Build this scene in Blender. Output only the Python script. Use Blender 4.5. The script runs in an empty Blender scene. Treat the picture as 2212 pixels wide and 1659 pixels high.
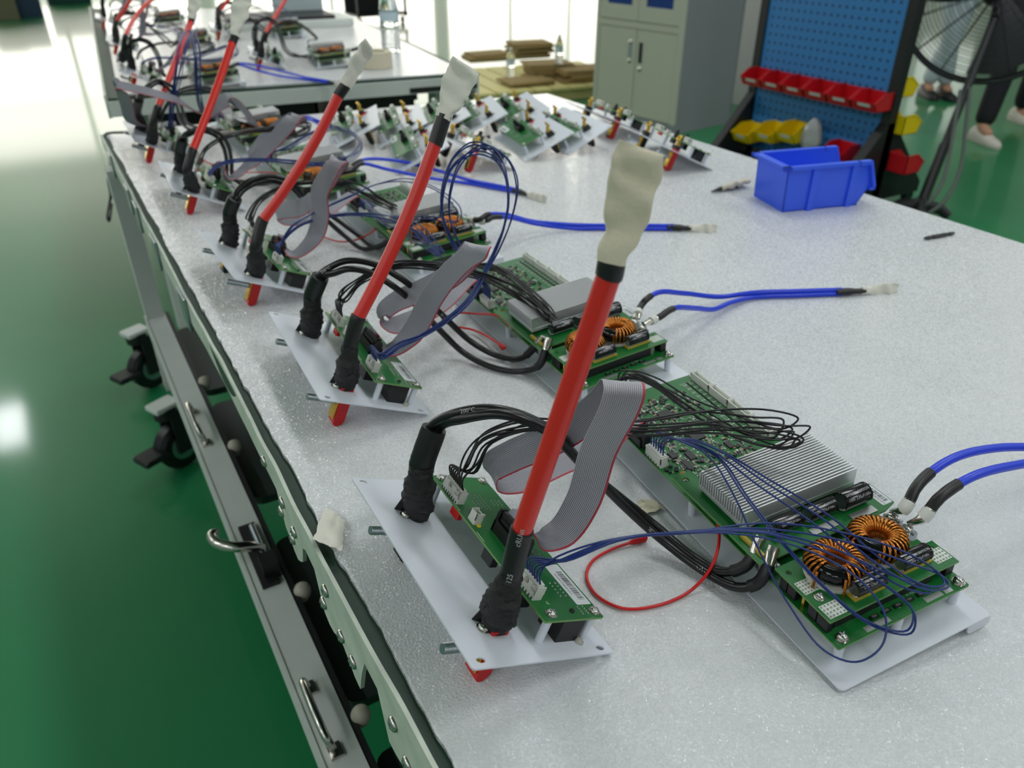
import bpy, bmesh, math, random
from mathutils import Vector as V, Matrix, noise
D = bpy.data; C = bpy.context.scene.collection
R = random.Random(7)
# ---------------------------------------------------------------- camera
F_PX, CX, CY, CAM_H = 1667.0, 1106.0, 829.5, 0.45
PITCH, ROLL, YAW = math.radians(31.29), math.radians(0.1), math.radians(30.19)
def _yaw(v):
    x, y, z = v
    return V((x*math.cos(YAW)+y*math.sin(YAW), -x*math.sin(YAW)+y*math.cos(YAW), z))
FW = _yaw((0, math.cos(PITCH), -math.sin(PITCH)))
_u = _yaw((0, math.sin(PITCH), math.cos(PITCH))); _r = _yaw((1, 0, 0))
RT = math.cos(ROLL)*_r - math.sin(ROLL)*_u
UP = math.sin(ROLL)*_r + math.cos(ROLL)*_u
EYE = V((0, 0, CAM_H))
cam = D.objects.new('camera', D.cameras.new('camera')); C.objects.link(cam)
m3 = Matrix((RT, UP, -FW)).transposed()
cam.matrix_world = Matrix.Translation(EYE) @ m3.to_4x4()
cam.data.sensor_width = 36; cam.data.lens = 36*F_PX/2212; cam.data.clip_start = 0.02
cam.data.dof.use_dof = True; cam.data.dof.focus_distance = 0.60; cam.data.dof.aperture_fstop = 8.0
bpy.context.scene.camera = cam
# ---------------------------------------------------------------- world, light, exposure
sc = bpy.context.scene
sc.view_settings.view_transform = 'Standard'; sc.view_settings.look = 'None'
sc.view_settings.gamma = 1; sc.view_settings.exposure = 0.0
w = D.worlds.new('world'); sc.world = w; w.use_nodes = True
w.node_tree.nodes['Background'].inputs[0].default_value = (0.86, 0.94, 1.0, 1)
w.node_tree.nodes['Background'].inputs[1].default_value = 0.30
FLOOR_Z = -0.8
LAMP = 0.72
def ceiling_lamp(x, y, power, sx=0.3, sy=1.2):
    l = D.lights.new('ceiling_lamp', 'AREA'); l.shape = 'RECTANGLE'; l.size = sx; l.size_y = sy
    l.energy = power*LAMP; l.color = (0.97, 0.975, 1.0)
    o = D.objects.new('ceiling_lamp', l); C.objects.link(o); o.location = (x, y, 2.55)
for gx in (-4.2, -2.6, 1.3, 3.6, 6.2):
    for gy in (-3.0, -0.6, 1.6, 3.8, 7.0):
        ceiling_lamp(gx, gy, 25)
ceiling_lamp(-1.2, 8.5, 25, 0.3, 0.9)
# ---------------------------------------------------------------- measuring: photograph pixel -> point in the room
def ray(px, py): return FW + RT*((px-CX)/F_PX) - UP*((py-CY)/F_PX)
def at(px, py, z=0.0):
    d = ray(px, py); return EYE + d*((z-CAM_H)/d.z)
def at_x(px, py, x):
    d = ray(px, py); return EYE + d*(x/d.x)
def at_d(px, py, dep): return EYE + ray(px, py)*dep
def P(*a): return [at(*p) for p in a]
# ---------------------------------------------------------------- materials
def lin(c):
    c = c/255.0
    return c/12.92 if c <= 0.04045 else ((c+0.055)/1.055)**2.4
def rgb(h): return (lin(int(h[0:2], 16)), lin(int(h[2:4], 16)), lin(int(h[4:6], 16)), 1)
MATS = {}
def mat(name, hexc, rough=0.5, metal=0.0, bump=0.0, scale=200.0, coat=0.0, trans=0.0, var=0.0, alpha=1.0, spec=0.5):
    if name in MATS: return MATS[name]
    m = D.materials.new(name); m.use_nodes = True; nt = m.node_tree; b = nt.nodes['Principled BSDF']
    b.inputs['Base Color'].default_value = rgb(hexc); b.inputs['Roughness'].default_value = rough
    b.inputs['Metallic'].default_value = metal; b.inputs['Coat Weight'].default_value = coat
    b.inputs['Transmission Weight'].default_value = trans; b.inputs['Alpha'].default_value = alpha
    b.inputs['Specular IOR Level'].default_value = spec
    if bump or var:
        tc = nt.nodes.new('ShaderNodeTexCoord'); n = nt.nodes.new('ShaderNodeTexNoise')
        n.inputs['Scale'].default_value = scale; n.inputs['Detail'].default_value = 3
        nt.links.new(tc.outputs['Object'], n.inputs['Vector'])
        if bump:
            bp = nt.nodes.new('ShaderNodeBump'); bp.inputs['Strength'].default_value = bump; bp.inputs['Distance'].default_value = 0.002
            nt.links.new(n.outputs['Fac'], bp.inputs['Height']); nt.links.new(bp.outputs['Normal'], b.inputs['Normal'])
        if var:
            mx = nt.nodes.new('ShaderNodeMix'); mx.data_type = 'RGBA'; mx.blend_type = 'MULTIPLY'
            rr = nt.nodes.new('ShaderNodeMapRange'); rr.inputs[1].default_value = 0.3; rr.inputs[2].default_value = 0.7
            rr.inputs[3].default_value = 1-var; rr.inputs[4].default_value = 1
            nt.links.new(n.outputs['Fac'], rr.inputs[0])
            mx.inputs['Factor'].default_value = 1; mx.inputs[6].default_value = rgb(hexc)
            nt.links.new(rr.outputs[0], mx.inputs[7]); nt.links.new(mx.outputs[2], b.inputs['Base Color'])
    MATS[name] = m; return m
plate_white = mat('powder_coat_white', 'DADFE8', 0.28)
black_tape = mat('black_cloth_tape', '1A1A1B', 0.62, bump=0.5, scale=900)
shrink = mat('black_heat_shrink', '151516', 0.42)
black_rubber = mat('black_cable_jacket', '0E0E10', 0.3)
black_plastic = mat('black_plastic', '17181A', 0.42)
red_jacket = mat('red_cable_jacket', 'D83129', 0.28, spec=0.4)
red_plastic = mat('red_plastic', 'C4161B', 0.4)
red_wire_m = mat('red_wire', 'CF1A1A', 0.35)
blue_jacket = mat('blue_cable_jacket', '143CD6', 0.3)
navy_wire = mat('navy_wire', '0E2C70', 0.35)
black_wire = mat('black_wire', '0D0D0F', 0.33)
masking = mat('masking_tape', 'D2CBB2', 0.75, bump=0.25, scale=300)
masking_white = mat('masking_tape_pale', 'DCDACD', 0.7, bump=0.25, scale=300)
ribbon_grey = mat('ribbon_grey', 'B9B9C0', 0.4)
ribbon_groove = mat('ribbon_groove', '74747E', 0.5)
ribbon_red = mat('ribbon_red', 'B03A4A', 0.45)
steel = mat('bright_steel', 'C9C6BE', 0.22, metal=1.0)
zinc = mat('zinc_steel', 'AEB4BA', 0.35, metal=1.0)
brass = mat('brass', 'D9B24C', 0.28, metal=1.0)
copper = mat('enamelled_copper', 'C47A33', 0.26, metal=0.9)
solder = mat('solder', 'A9ABA8', 0.35, metal=0.9)
alu = mat('aluminium_fins', 'DEE0E1', 0.36, metal=0.7)
conn_white = mat('connector_white', 'D8DAD2', 0.4)
glue = mat('hot_glue', 'D9D8CC', 0.15, trans=0.5)
label_white = mat('label_paper', 'DFE3E6', 0.5)
ink = mat('black_ink', '101010', 0.6)
silk = mat('white_silkscreen', 'D9E2D6', 0.6)
print_grey = mat('printed_grey', 'B9BCBE', 0.6)
yellow_m = mat('yellow_plastic', 'E6C800', 0.45)
tan_m = mat('tan_ceramic', '9B7C48', 0.5)
cap_white = mat('capacitor_white', 'C8CCD2', 0.3)
core_black = mat('toroid_core', '0B0B0D', 0.12)
def pcb_mat():
    m = D.materials.new('circuit_board_green'); m.use_nodes = True; nt = m.node_tree; b = nt.nodes['Principled BSDF']
    b.inputs['Roughness'].default_value = 0.3
    tc = nt.nodes.new('ShaderNodeTexCoord')
    br = nt.nodes.new('ShaderNodeTexBrick'); br.inputs['Scale'].default_value = 90; br.offset = 0.37; br.squash = 0.6; br.squash_frequency = 3
    br.inputs['Color1'].default_value = rgb('0E5A26'); br.inputs['Color2'].default_value = rgb('125F2A'); br.inputs['Mortar'].default_value = rgb('1C7435')
    br.inputs['Mortar Size'].default_value = 0.03; br.inputs['Row Height'].default_value = 0.13
    n = nt.nodes.new('ShaderNodeTexNoise'); n.inputs['Scale'].default_value = 40
    r = nt.nodes.new('ShaderNodeMapRange'); r.inputs[1].default_value = 0.48; r.inputs[2].default_value = 0.52
    mx = nt.nodes.new('ShaderNodeMix'); mx.data_type = 'RGBA'; mx.inputs[6].default_value = rgb('146B2C')
    L = nt.links.new
    L(tc.outputs['Object'], br.inputs['Vector']); L(tc.outputs['Object'], n.inputs['Vector']); L(n.outputs['Fac'], r.inputs[0])
    L(r.outputs[0], mx.inputs['Factor']); L(br.outputs['Color'], mx.inputs[7]); L(mx.outputs[2], b.inputs['Base Color'])
    MATS[m.name] = m; return m
pcb_green = pcb_mat()
pcb_edge = mat('circuit_board_edge', '6E9A58', 0.5)
def foam_mat():
    m = D.materials.new('white_foam_sheet'); m.use_nodes = True; nt = m.node_tree; b = nt.nodes['Principled BSDF']; L = nt.links.new
    b.inputs['Roughness'].default_value = 0.5; b.inputs['Specular IOR Level'].default_value = 0.35
    tc = nt.nodes.new('ShaderNodeTexCoord')
    v = nt.nodes.new('ShaderNodeTexVoronoi'); v.inputs['Scale'].default_value = 520; v.distance = 'EUCLIDEAN'
    n = nt.nodes.new('ShaderNodeTexNoise'); n.inputs['Scale'].default_value = 480; n.inputs['Detail'].default_value = 3
    n2 = nt.nodes.new('ShaderNodeTexNoise'); n2.inputs['Scale'].default_value = 7; n2.inputs['Detail'].default_value = 3
    ad = nt.nodes.new('ShaderNodeMath'); ad.operation = 'ADD'
    bp = nt.nodes.new('ShaderNodeBump'); bp.inputs['Strength'].default_value = 0.4; bp.inputs['Distance'].default_value = 0.0010
    mx = nt.nodes.new('ShaderNodeMix'); mx.data_type = 'RGBA'; mx.inputs[6].default_value = rgb('CDD0D2'); mx.inputs[7].default_value = rgb('DDDFE0')
    for t in (v, n, n2): L(tc.outputs['Object'], t.inputs['Vector'])
    L(v.outputs['Distance'], ad.inputs[0]); L(n.outputs['Fac'], ad.inputs[1]); L(ad.outputs[0], bp.inputs['Height'])
    L(bp.outputs['Normal'], b.inputs['Normal']); L(n2.outputs['Fac'], mx.inputs['Factor']); L(mx.outputs[2], b.inputs['Base Color'])
    rg = nt.nodes.new('ShaderNodeMapRange'); rg.inputs[1].default_value = 0; rg.inputs[2].default_value = 0.6; rg.inputs[3].default_value = 0.22; rg.inputs[4].default_value = 0.65
    L(v.outputs['Distance'], rg.inputs[0]); L(rg.outputs[0], b.inputs['Roughness'])
    # small bead facets of the foam: each cell leans its own way and is a little paler or greyer
    vc = nt.nodes.new('ShaderNodeTexVoronoi'); vc.inputs['Scale'].default_value = 640; L(tc.outputs['Object'], vc.inputs['Vector'])
    s1 = nt.nodes.new('ShaderNodeVectorMath'); s1.operation = 'SUBTRACT'; s1.inputs[1].default_value = (.5, .5, .5); L(vc.outputs['Color'], s1.inputs[0])
    s2 = nt.nodes.new('ShaderNodeVectorMath'); s2.operation = 'SCALE'; s2.inputs['Scale'].default_value = .9; L(s1.outputs[0], s2.inputs[0])
    s3 = nt.nodes.new('ShaderNodeVectorMath'); s3.operation = 'ADD'; L(bp.outputs['Normal'], s3.inputs[0]); L(s2.outputs[0], s3.inputs[1])
    s4 = nt.nodes.new('ShaderNodeVectorMath'); s4.operation = 'NORMALIZE'; L(s3.outputs[0], s4.inputs[0]); L(s4.outputs[0], b.inputs['Coat Normal']); b.inputs['Coat Weight'].default_value = 1.0; b.inputs['Coat Roughness'].default_value = 0.12
    sx = nt.nodes.new('ShaderNodeSeparateXYZ'); L(vc.outputs['Color'], sx.inputs[0])
    mr = nt.nodes.new('ShaderNodeMapRange'); mr.inputs[3].default_value = .95; mr.inputs[4].default_value = 1.06; L(sx.outputs[0], mr.inputs[0])
    m2 = nt.nodes.new('ShaderNodeMix'); m2.data_type = 'RGBA'; m2.blend_type = 'MULTIPLY'; m2.inputs['Factor'].default_value = 1
    L(mx.outputs[2], m2.inputs[6]); L(mr.outputs[0], m2.inputs[7]); L(m2.outputs[2], b.inputs['Base Color'])
    b.inputs['Specular IOR Level'].default_value = 0.2
    MATS[m.name] = m; return m
foam = foam_mat()
def floor_mat():
    m = D.materials.new('green_epoxy_floor'); m.use_nodes = True; nt = m.node_tree; b = nt.nodes['Principled BSDF']; L = nt.links.new
    tc = nt.nodes.new('ShaderNodeTexCoord')
    n = nt.nodes.new('ShaderNodeTexNoise'); n.inputs['Scale'].default_value = 3; n.inputs['Detail'].default_value = 5
    mx = nt.nodes.new('ShaderNodeMix'); mx.data_type = 'RGBA'; mx.inputs[6].default_value = rgb('117040'); mx.inputs[7].default_value = rgb('157A47')
    n3 = nt.nodes.new('ShaderNodeTexNoise'); n3.inputs['Scale'].default_value = 14; n3.inputs['Detail'].default_value = 3
    bp = nt.nodes.new('ShaderNodeBump'); bp.inputs['Strength'].default_value = 0.04; bp.inputs['Distance'].default_value = 0.01
    L(tc.outputs['Object'], n.inputs['Vector']); L(tc.outputs['Object'], n3.inputs['Vector']); L(n.outputs['Fac'], mx.inputs['Factor'])
    L(mx.outputs[2], b.inputs['Base Color']); L(n3.outputs['Fac'], bp.inputs['Height']); L(bp.outputs['Normal'], b.inputs['Normal'])
    b.inputs['Roughness'].default_value = 0.38; b.inputs['Coat Weight'].default_value = 0.5; b.inputs['Coat Roughness'].default_value = 0.09
    MATS[m.name] = m; return m
floor_green = floor_mat()
def emit(name, hexc, s):
    m = D.materials.new(name); m.use_nodes = True; b = m.node_tree.nodes['Principled BSDF']
    b.inputs['Base Color'].default_value = rgb(hexc); b.inputs['Emission Color'].default_value = rgb(hexc); b.inputs['Emission Strength'].default_value = s
    MATS[name] = m; return m
# ---------------------------------------------------------------- mesh helpers
class MB:
    def __init__(s): s.v = []; s.f = []; s.m = []
    def add(s, vs, fs, m=0):
        o = len(s.v); s.v += [tuple(p) for p in vs]
        s.f += [tuple(i+o for i in f) for f in fs]; s.m += [m]*len(fs)
        return s
    def box(s, x0, x1, y0, y1, z0, z1, m=0, M=None):
        vs = [V((x, y, z)) for z in (z0, z1) for x, y in ((x0, y0), (x1, y0), (x1, y1), (x0, y1))]
        if M: vs = [M @ p for p in vs]
        return s.add(vs, [(3, 2, 1, 0), (4, 5, 6, 7), (0, 1, 5, 4), (1, 2, 6, 5), (2, 3, 7, 6), (3, 0, 4, 7)], m)
    def bbox(s, x0, x1, y0, y1, z0, z1, b, m=0, M=None):          # box with bevelled vertical and top edges
        def ring(i, z): return [V(p+(z,)) for p in ((x0+i+b, y0+i), (x1-i-b, y0+i), (x1-i, y0+i+b), (x1-i, y1-i-b), (x1-i-b, y1-i), (x0+i+b, y1-i), (x0+i, y1-i-b), (x0+i, y0+i+b))]
        vs = ring(0, z0)+ring(0, z1-b)+ring(b*0.7, z1)
        if M: vs = [M @ p for p in vs]
        fs = [tuple(range(7, -1, -1)), tuple(range(16, 24))]
        for k in (0, 8):
            for i in range(8): fs.append((k+i, k+(i+1) % 8, k+8+(i+1) % 8, k+8+i))
        return s.add(vs, fs, m)
    def rings(s, rings, m=0, cap=True, close=False, mfun=None):
        n = len(rings[0]); vs = [p for r in rings for p in r]; fs = []; ms = []
        K = len(rings)
        for k in range(K if close else K-1):
            a = k*n; b = ((k+1) % K)*n
            for i in range(n):
                fs.append((a+i, a+(i+1) % n, b+(i+1) % n, b+i)); ms.append(mfun(i) if mfun else m)
        if cap and not close:
            fs.append(tuple(range(n-1, -1, -1))); fs.append(tuple((K-1)*n+i for i in range(n))); ms += [m, m]
        o = len(s.v); s.v += [tuple(p) for p in vs]; s.f += [tuple(i+o for i in f) for f in fs]; s.m += ms
        return s
    def cyl(s, a, b, r, n=16, m=0, r2=None, cap=True):
        a = V(a); b = V(b); t = (b-a).normalized(); u = t.orthogonal().normalized(); w_ = t.cross(u); r2 = r if r2 is None else r2
        g = lambda c, q: [c+(u*math.cos(2*math.pi*i/n)+w_*math.sin(2*math.pi*i/n))*q for i in range(n)]
        return s.rings([g(a, r), g(b, r2)], m, cap)
    def lathe(s, prof, org=(0, 0, 0), n=24, m=0, M=None, cap=True):
        o = V(org); rs = []
        for r, z in prof:
            q = [o+V((r*math.cos(2*math.pi*i/n), r*math.sin(2*math.pi*i/n), z)) for i in range(n)]
            rs.append([M @ p for p in q] if M else q)
        return s.rings(rs, m, cap)
    def tube(s, pts, rad, n=8, m=0, cap=True, close=False, flat=1.0, up=None, wob=0.0, seed=0):
        pts = [V(p) for p in pts]; K = len(pts); rs = []; u = None
        for k in range(K):
            if close: t = pts[(k+1) % K]-pts[k-1]
            else: t = pts[min(k+1, K-1)]-pts[max(k-1, 0)]
            t = t.normalized() if t.length > 1e-9 else V((0, 0, 1))
            if up is not None: u = (V(up)-t*V(up).dot(t)).normalized()
            elif u is None: u = t.orthogonal().normalized()
            else: u = (u-t*u.dot(t)).normalized()
            w_ = t.cross(u); q = rad[k] if hasattr(rad, '__len__') else rad
            fl = flat[k] if hasattr(flat, '__len__') else flat
            ring = []
            for i in range(n):
                a = 2*math.pi*i/n; rr = q
                if wob:
                    d = V((math.cos(a)*1.2, math.sin(a)*1.2, k*0.55+seed)); rr *= 1+wob*noise.noise(d*1.6)
                ring.append(pts[k]+u*math.cos(a)*rr+w_*math.sin(a)*rr*fl)
            rs.append(ring)
        return s.rings(rs, m, cap, close)
    def build(s, name, mats, parent=None, smooth=35, loc=None):
        me = D.meshes.new(name)
        if loc is not None: l = V(loc); vv = [V(p)-l for p in s.v]
        else: vv = s.v
        me.from_pydata([tuple(p) for p in vv], [], s.f)
        for q in (mats if isinstance(mats, (list, tuple)) else [mats]): me.materials.append(q)
        me.polygons.foreach_set('material_index', s.m)
        if smooth:
            me.polygons.foreach_set('use_smooth', [True]*len(me.polygons)); me.update()
            me.set_sharp_from_angle(angle=math.radians(smooth))
        me.update()
        o = D.objects.new(name, me); C.objects.link(o)
        if parent is not None: o.parent = parent
        if loc is not None: o.location = loc
        return o
def spline(pts, n=8):
    pts = [V(p) for p in pts]; out = []
    q = [pts[0]*2-pts[1]]+pts+[pts[-1]*2-pts[-2]]
    for k in range(1, len(q)-2):
        p0, p1, p2, p3 = q[k-1:k+3]
        d1 = max((p1-p0).length, 1e-6)**.5; d2 = max((p2-p1).length, 1e-6)**.5; d3 = max((p3-p2).length, 1e-6)**.5
        m1 = (p2-p1+((p1-p0)/d1-(p2-p0)/(d1+d2))*d2); m2 = (p2-p1+((p3-p2)/d3-(p3-p1)/(d2+d3))*d2)
        for i in range(n):
            t = i/n; t2 = t*t; t3 = t2*t
            out.append(p1*(2*t3-3*t2+1)+m1*(t3-2*t2+t)+p2*(-2*t3+3*t2)+m2*(t3-t2))
    out.append(pts[-1]); return out
def plate(mb, outer, holes, z0, z1, m=0, M=None):              # flat plate with round holes
    bm = bmesh.new(); loops = [outer]+holes; edges = []; top = []
    for lp in loops:
        vs = [bm.verts.new((x, y, 0)) for x, y in lp]; top.append(vs)
        edges += [bm.edges.new((vs[i], vs[(i+1) % len(vs)])) for i in range(len(vs))]
    bmesh.ops.triangle_fill(bm, use_beauty=True, use_dissolve=False, edges=edges, normal=(0, 0, 1))
    bm.verts.index_update(); co = [v.co.copy() for v in bm.verts]; tri = [[v.index for v in f.verts] for f in bm.faces]
    N = len(co); vs = [V((p.x, p.y, z1)) for p in co]+[V((p.x, p.y, z0)) for p in co]
    if M: vs = [M @ p for p in vs]
    fs = [tuple(t) for t in tri]+[tuple(i+N for i in reversed(t)) for t in tri]
    k = 0
    for lp in loops:
        n = len(lp)
        for i in range(n):
            a, b = k+i, k+(i+1) % n; fs.append((a, a+N, b+N, b))
        k += n
    bm.free(); return mb.add(vs, fs, m)
def rrect(x0, x1, y0, y1, r, n=4):
    out = []
    for cx, cy, a0 in ((x1-r, y1-r, 0), (x0+r, y1-r, 90), (x0+r, y0+r, 180), (x1-r, y0+r, 270)):
        for i in range(n+1):
            a = math.radians(a0+90*i/n); out.append((cx+r*math.cos(a), cy+r*math.sin(a)))
    return out
def circ(x, y, r, n=12, sx=1): return [(x+r*sx*math.cos(2*math.pi*i/n), y+r*math.sin(2*math.pi*i/n)) for i in range(n)]
_TXT = {}
def text(body, size):                                           # flat letter outlines -> (verts, faces), centred
    if (body, size) in _TXT: return _TXT[(body, size)]
    cu = D.curves.new('lettering', 'FONT'); cu.body = body; cu.size = size; cu.align_x = 'CENTER'; cu.align_y = 'CENTER'; cu.resolution_u = 2
    o = D.objects.new('lettering', cu); C.objects.link(o)
    bpy.context.view_layer.update()
    me = o.evaluated_get(bpy.context.evaluated_depsgraph_get()).to_mesh()
    r = ([v.co.copy() for v in me.vertices], [tuple(p.vertices) for p in me.polygons])
    D.objects.remove(o); D.curves.remove(cu); _TXT[(body, size)] = r; return r
# ---------------------------------------------------------------- naming helpers
def tag(o, label, cat, group=None):
    o['label'] = label; o['category'] = cat
    if group: o['group'] = group
    return o
def thing(name, label, cat, M=None, group=None):
    o = D.objects.new(name, None); C.objects.link(o); o.empty_display_size = 0.02
    if M is not None: o.matrix_world = M
    return tag(o, label, cat, group)
def struct(o): o['kind'] = 'structure'; return o
def dup(root, M, label, group=None, skip=()):                   # a thing, its parts and their sub-parts; M moves it in the world
    kids = {}
    for o in D.objects: 
        if o.parent: kids.setdefault(o.parent.name, []).append(o)
    def cp(o, par):
        c = o.copy(); C.objects.link(c)
        if par: c.parent = par
        for k in kids.get(o.name, []):
            if not any(k.name.startswith(t) for t in skip): cp(k, c)
        return c
    c = cp(root, None); c.matrix_world = M @ root.matrix_basis; c['label'] = label
    if group: c['group'] = group
    return c
# ---------------------------------------------------------------- electronics (local millimetres)
def mm(mb, name, mats, parent, smooth=35):
    mb.v = [(x*.001, y*.001, z*.001) for x, y, z in mb.v]
    return mb.build(name, mats, parent, smooth)
def board(outer, holes, z0, z1):
    mb = MB(); n0 = len(mb.f); plate(mb, outer, holes, z0, z1); nv = len(outer)+sum(len(h) for h in holes)
    for i in range(len(mb.f)-nv, len(mb.f)): mb.m[i] = 1
    return mb
def screw_mb(x, y, z, r=3.6, h=2.6):
    mb = MB(); mb.lathe([(r*1.25, z), (r*1.25, z+.7), (r, z+.75), (r, z+.7+h*.45), (r*.8, z+.5+h*.8), (r*.3, z+.6+h)], (x, y, 0), 14)
    for a in (0.4, 0.4+math.pi/2):
        M = Matrix.Translation((x, y, z+.62+h)) @ Matrix.Rotation(a, 4, 'Z'); mb.box(-r*.62, r*.62, -.45, .45, -.5, .12, 1, M)
    return mb
def screw(x, y, z, parent, r=3.6, h=2.6, name='screw'): return mm(screw_mb(x, y, z, r, h), name, [steel, zinc], parent, 50)
def connector(x0, x1, y0, y1, z, h, pins, parent, name='wire_connector', blob=True):
    mb = MB(); t = 1.0
    mb.bbox(x0, x1, y0, y1, z, z+h*.45, .5); mb.box(x0, x0+t, y0, y1, z+h*.4, z+h); mb.box(x1-t, x1, y0, y1, z+h*.4, z+h*.85)
    mb.box(x0, x1, y0, y0+t, z+h*.4, z+h); mb.box(x0, x1, y1-t, y1, z+h*.4, z+h)
    if pins:
        mb.bbox(x0+t*1.2, x1-t*1.2, y0+t*1.3, y1-t*1.3, z+h*.4, z+h*1.12, .4)
        for i in range(pins):
            y = y0+(y1-y0)*(i+.5)/pins; mb.box(x0-.15, x0+.3, y-.5, y+.5, z, z+h*.2, 1)
    o = mm(mb, name, [conn_white, black_plastic], parent, 30)
    if blob:
        g = MB()
        for cy_, rr in ((y0+(y1-y0)*.15, 3.4), (y0+(y1-y0)*.6, 2.8)):
            g.lathe([(0.2, -rr*.5), (rr*.8, -rr*.35), (rr, 0), (rr*.8, rr*.5), (.2, rr*.7)], (0, 0, 0), 10, 0, Matrix.Translation((x0+.3, cy_, z+h*.75)) @ Matrix.Diagonal((.55, 1, 1.3, 1)))
        mm(g, 'glue_blob', glue, o, 60)
    return o
def barcode(x0, x1, y0, y1, z, seed=3):                        # white sticker with bars across its long side (y)
    mb = MB(); plate(mb, rrect(x0, x1, y0, y1, 1.2, 3), [], z, z+.12); r = random.Random(seed); y = y0+(y1-y0)*.12; e = y0+(y1-y0)*.80
    while y < e:
        wd = r.choice((.25, .3, .5, .7)); mb.box(x0+(x1-x0)*.42, x0+(x1-x0)*.84, y, y+wd, z+.1, z+.16, 1); y += wd+r.choice((.3, .5, .8))
    vs, fs = text('210018180221800009', 2.6)
    mb.add([(x0+(x1-x0)*.25-p.y, (y0+y1)*.5+p.x, z+.17) for p in vs], fs, 1)
    return mb
def solder_dots(mb, x0, x1, y0, y1, nx, ny, z, r=.9, m=0):
    for i in range(nx):
        for j in range(ny):
            mb.lathe([(r, 0), (r*.7, .5), (.15, .9)], (x0+(x1-x0)*(i/(nx-1) if nx > 1 else .5), y0+(y1-y0)*(j/(ny-1) if ny > 1 else .5), z), 6, m)
def make_panel():
    root = thing('terminal_panel', '', 'circuit panel')
    hs = [circ(8.5, 212, 2.6, 12, 1.35), circ(10, 7, 2.6, 12, 1.35), circ(113, 6, 2.6, 12, 1.35), circ(113, 212, 2.6, 12, 1.35)]
    mb = MB(); plate(mb, rrect(0, 122.5, 0, 218, 3), hs, 0, 1.3); mm(mb, 'base_plate', plate_white, root)
    pcb = mm(board(rrect(55.5, 109.5, 12, 192, 1.2), [], 22, 23.6), 'circuit_board', [pcb_green, pcb_edge], root)
    for x, y in ((65, 18.5), (104.5, 18), (63, 187), (104.5, 186.5)):
        mm(MB().cyl((x, y, 1.3), (x, y, 22), 3.1, 14), 'standoff', plate_white, root); screw(x, y, 23.6, root)
    connector(57.5, 65.5, 149, 176, 23.6, 10.5, 8, root)
    connector(58, 66.5, 33, 54, 23.6, 10.5, 6, root)
    c = connector(58.5, 66, 121, 131, 23.6, 9.5, 0, root, 'spare_socket', False)
    mm(MB().lathe([(2, 0), (1.7, .9), (.2, 1.2)], (63, 119.5, 23.6), 10), 'paint_dot', yellow_m, c)
    h = MB(); h.box(72, 74, 80, 116, 23.6, 33); h.box(84, 86, 80, 116, 23.6, 33); h.box(72, 86, 80, 82, 23.6, 33); h.box(72, 86, 114, 116, 23.6, 33); h.box(73, 85, 81, 115, 23.6, 26)
    for y0, y1 in ((76.5, 80), (116, 119.5)): h.bbox(75, 83, y0, y1, 23.6, 39, .6); h.box(76, 82, min(y0, y1)+.6, max(y0, y1)-.6, 38, 41)
    mm(h, 'ribbon_socket', black_plastic, root, 30)
    mm(barcode(94.5, 108, 26, 71, 23.6), 'barcode_label', [label_white, ink], pcb)
    s = MB(); solder_dots(s, 86, 91, 36, 50, 2, 5, 23.6); solder_dots(s, 93, 98, 17, 24, 2, 4, 23.6, .8); solder_dots(s, 76, 80, 145, 165, 2, 8, 23.6, .7); solder_dots(s, 84, 88, 143, 163, 2, 8, 23.6, .7)
    solder_dots(s, 93, 104, 118, 132, 4, 4, 23.6, .7); solder_dots(s, 94, 99, 84, 98, 2, 6, 23.6, .8); solder_dots(s, 96, 104, 150, 156, 3, 3, 23.6, .6)
    mm(s, 'solder_joints', solder, pcb, 60)
    k = MB()
    for x, y in ((74, 55), (85, 20), (78, 62)): k.lathe([(1.9, 0), (1.8, 1.2), (1, 2.1), (.1, 2.4)], (x, y, 23.6), 10)
    mm(k, 'sensor_bead', black_plastic, pcb, 60)
    t = MB()
    for body, x, y, sz in (('JP1', 70, 30, 2.6), ('CN3', 69, 142, 2.4), ('CN5', 70, 57, 2.2)):
        vs, fs = text(body, sz); t.add([(x-p.y, y+p.x, 23.66) for p in vs], fs)
    for y in (60, 100, 140): t.box(56.5, 57, y, y+12, 23.6, 23.66)
    mm(t, 'board_printing', silk, pcb, 0)
    mm(MB().bbox(77, 97, 15, 38, 1.3, 22, .5), 'relay_block', black_plastic, root)
    mm(MB().bbox(57, 68, 42, 60, 10, 22, .5), 'relay_block', black_plastic, root); mm(MB().bbox(57, 64, 84, 98, 12, 22, .5), 'relay_block', black_plastic, root)
    mm(MB().bbox(54.8, 60, 138, 150, 16, 22, .5), 'spare_fuse', red_plastic, root)
    mm(MB().lathe([(3.4, 0), (3.2, 1.6), (1.6, 3), (.2, 3.3)], (98, 13, 1.3), 9), 'glue_blob', glue, root, 60)
    for y, m_, nm in ((166, black_plastic, 'black_terminal'), (35, red_plastic, 'red_terminal')):
        b = MB(); b.bbox(30, 44, y-9, y+9, 1.3, 5, 1)
        prof = [(45, 0), (45, -33), (43, -37), (40, -39.5), (37, -40), (34, -38), (33, 0)]
        b.rings([[V((x, y-8, z)) for x, z in prof], [V((x, y+8, z)) for x, z in prof]])
        t_ = mm(b, nm, m_, root, 30)
        mm(MB().bbox(31.5, 33.6, y-6.5, y+6.5, -33, -3, .4), 'brass_contact', brass, t_)
        g = MB(); g.cyl((34, y, -14), (1.5, y, -14), 3.4, 14)
        for i in range(24): g.lathe([(3.4, 0), (3.9, .55), (3.4, 1.1)], (0, 0, 0), 14, 0, Matrix.Translation((30.5-i*1.2, y, -14)) @ Matrix.Rotation(-math.pi/2, 4, 'Y'), cap=False)
        mm(g, 'threaded_stud', zinc, t_, 30)
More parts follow.
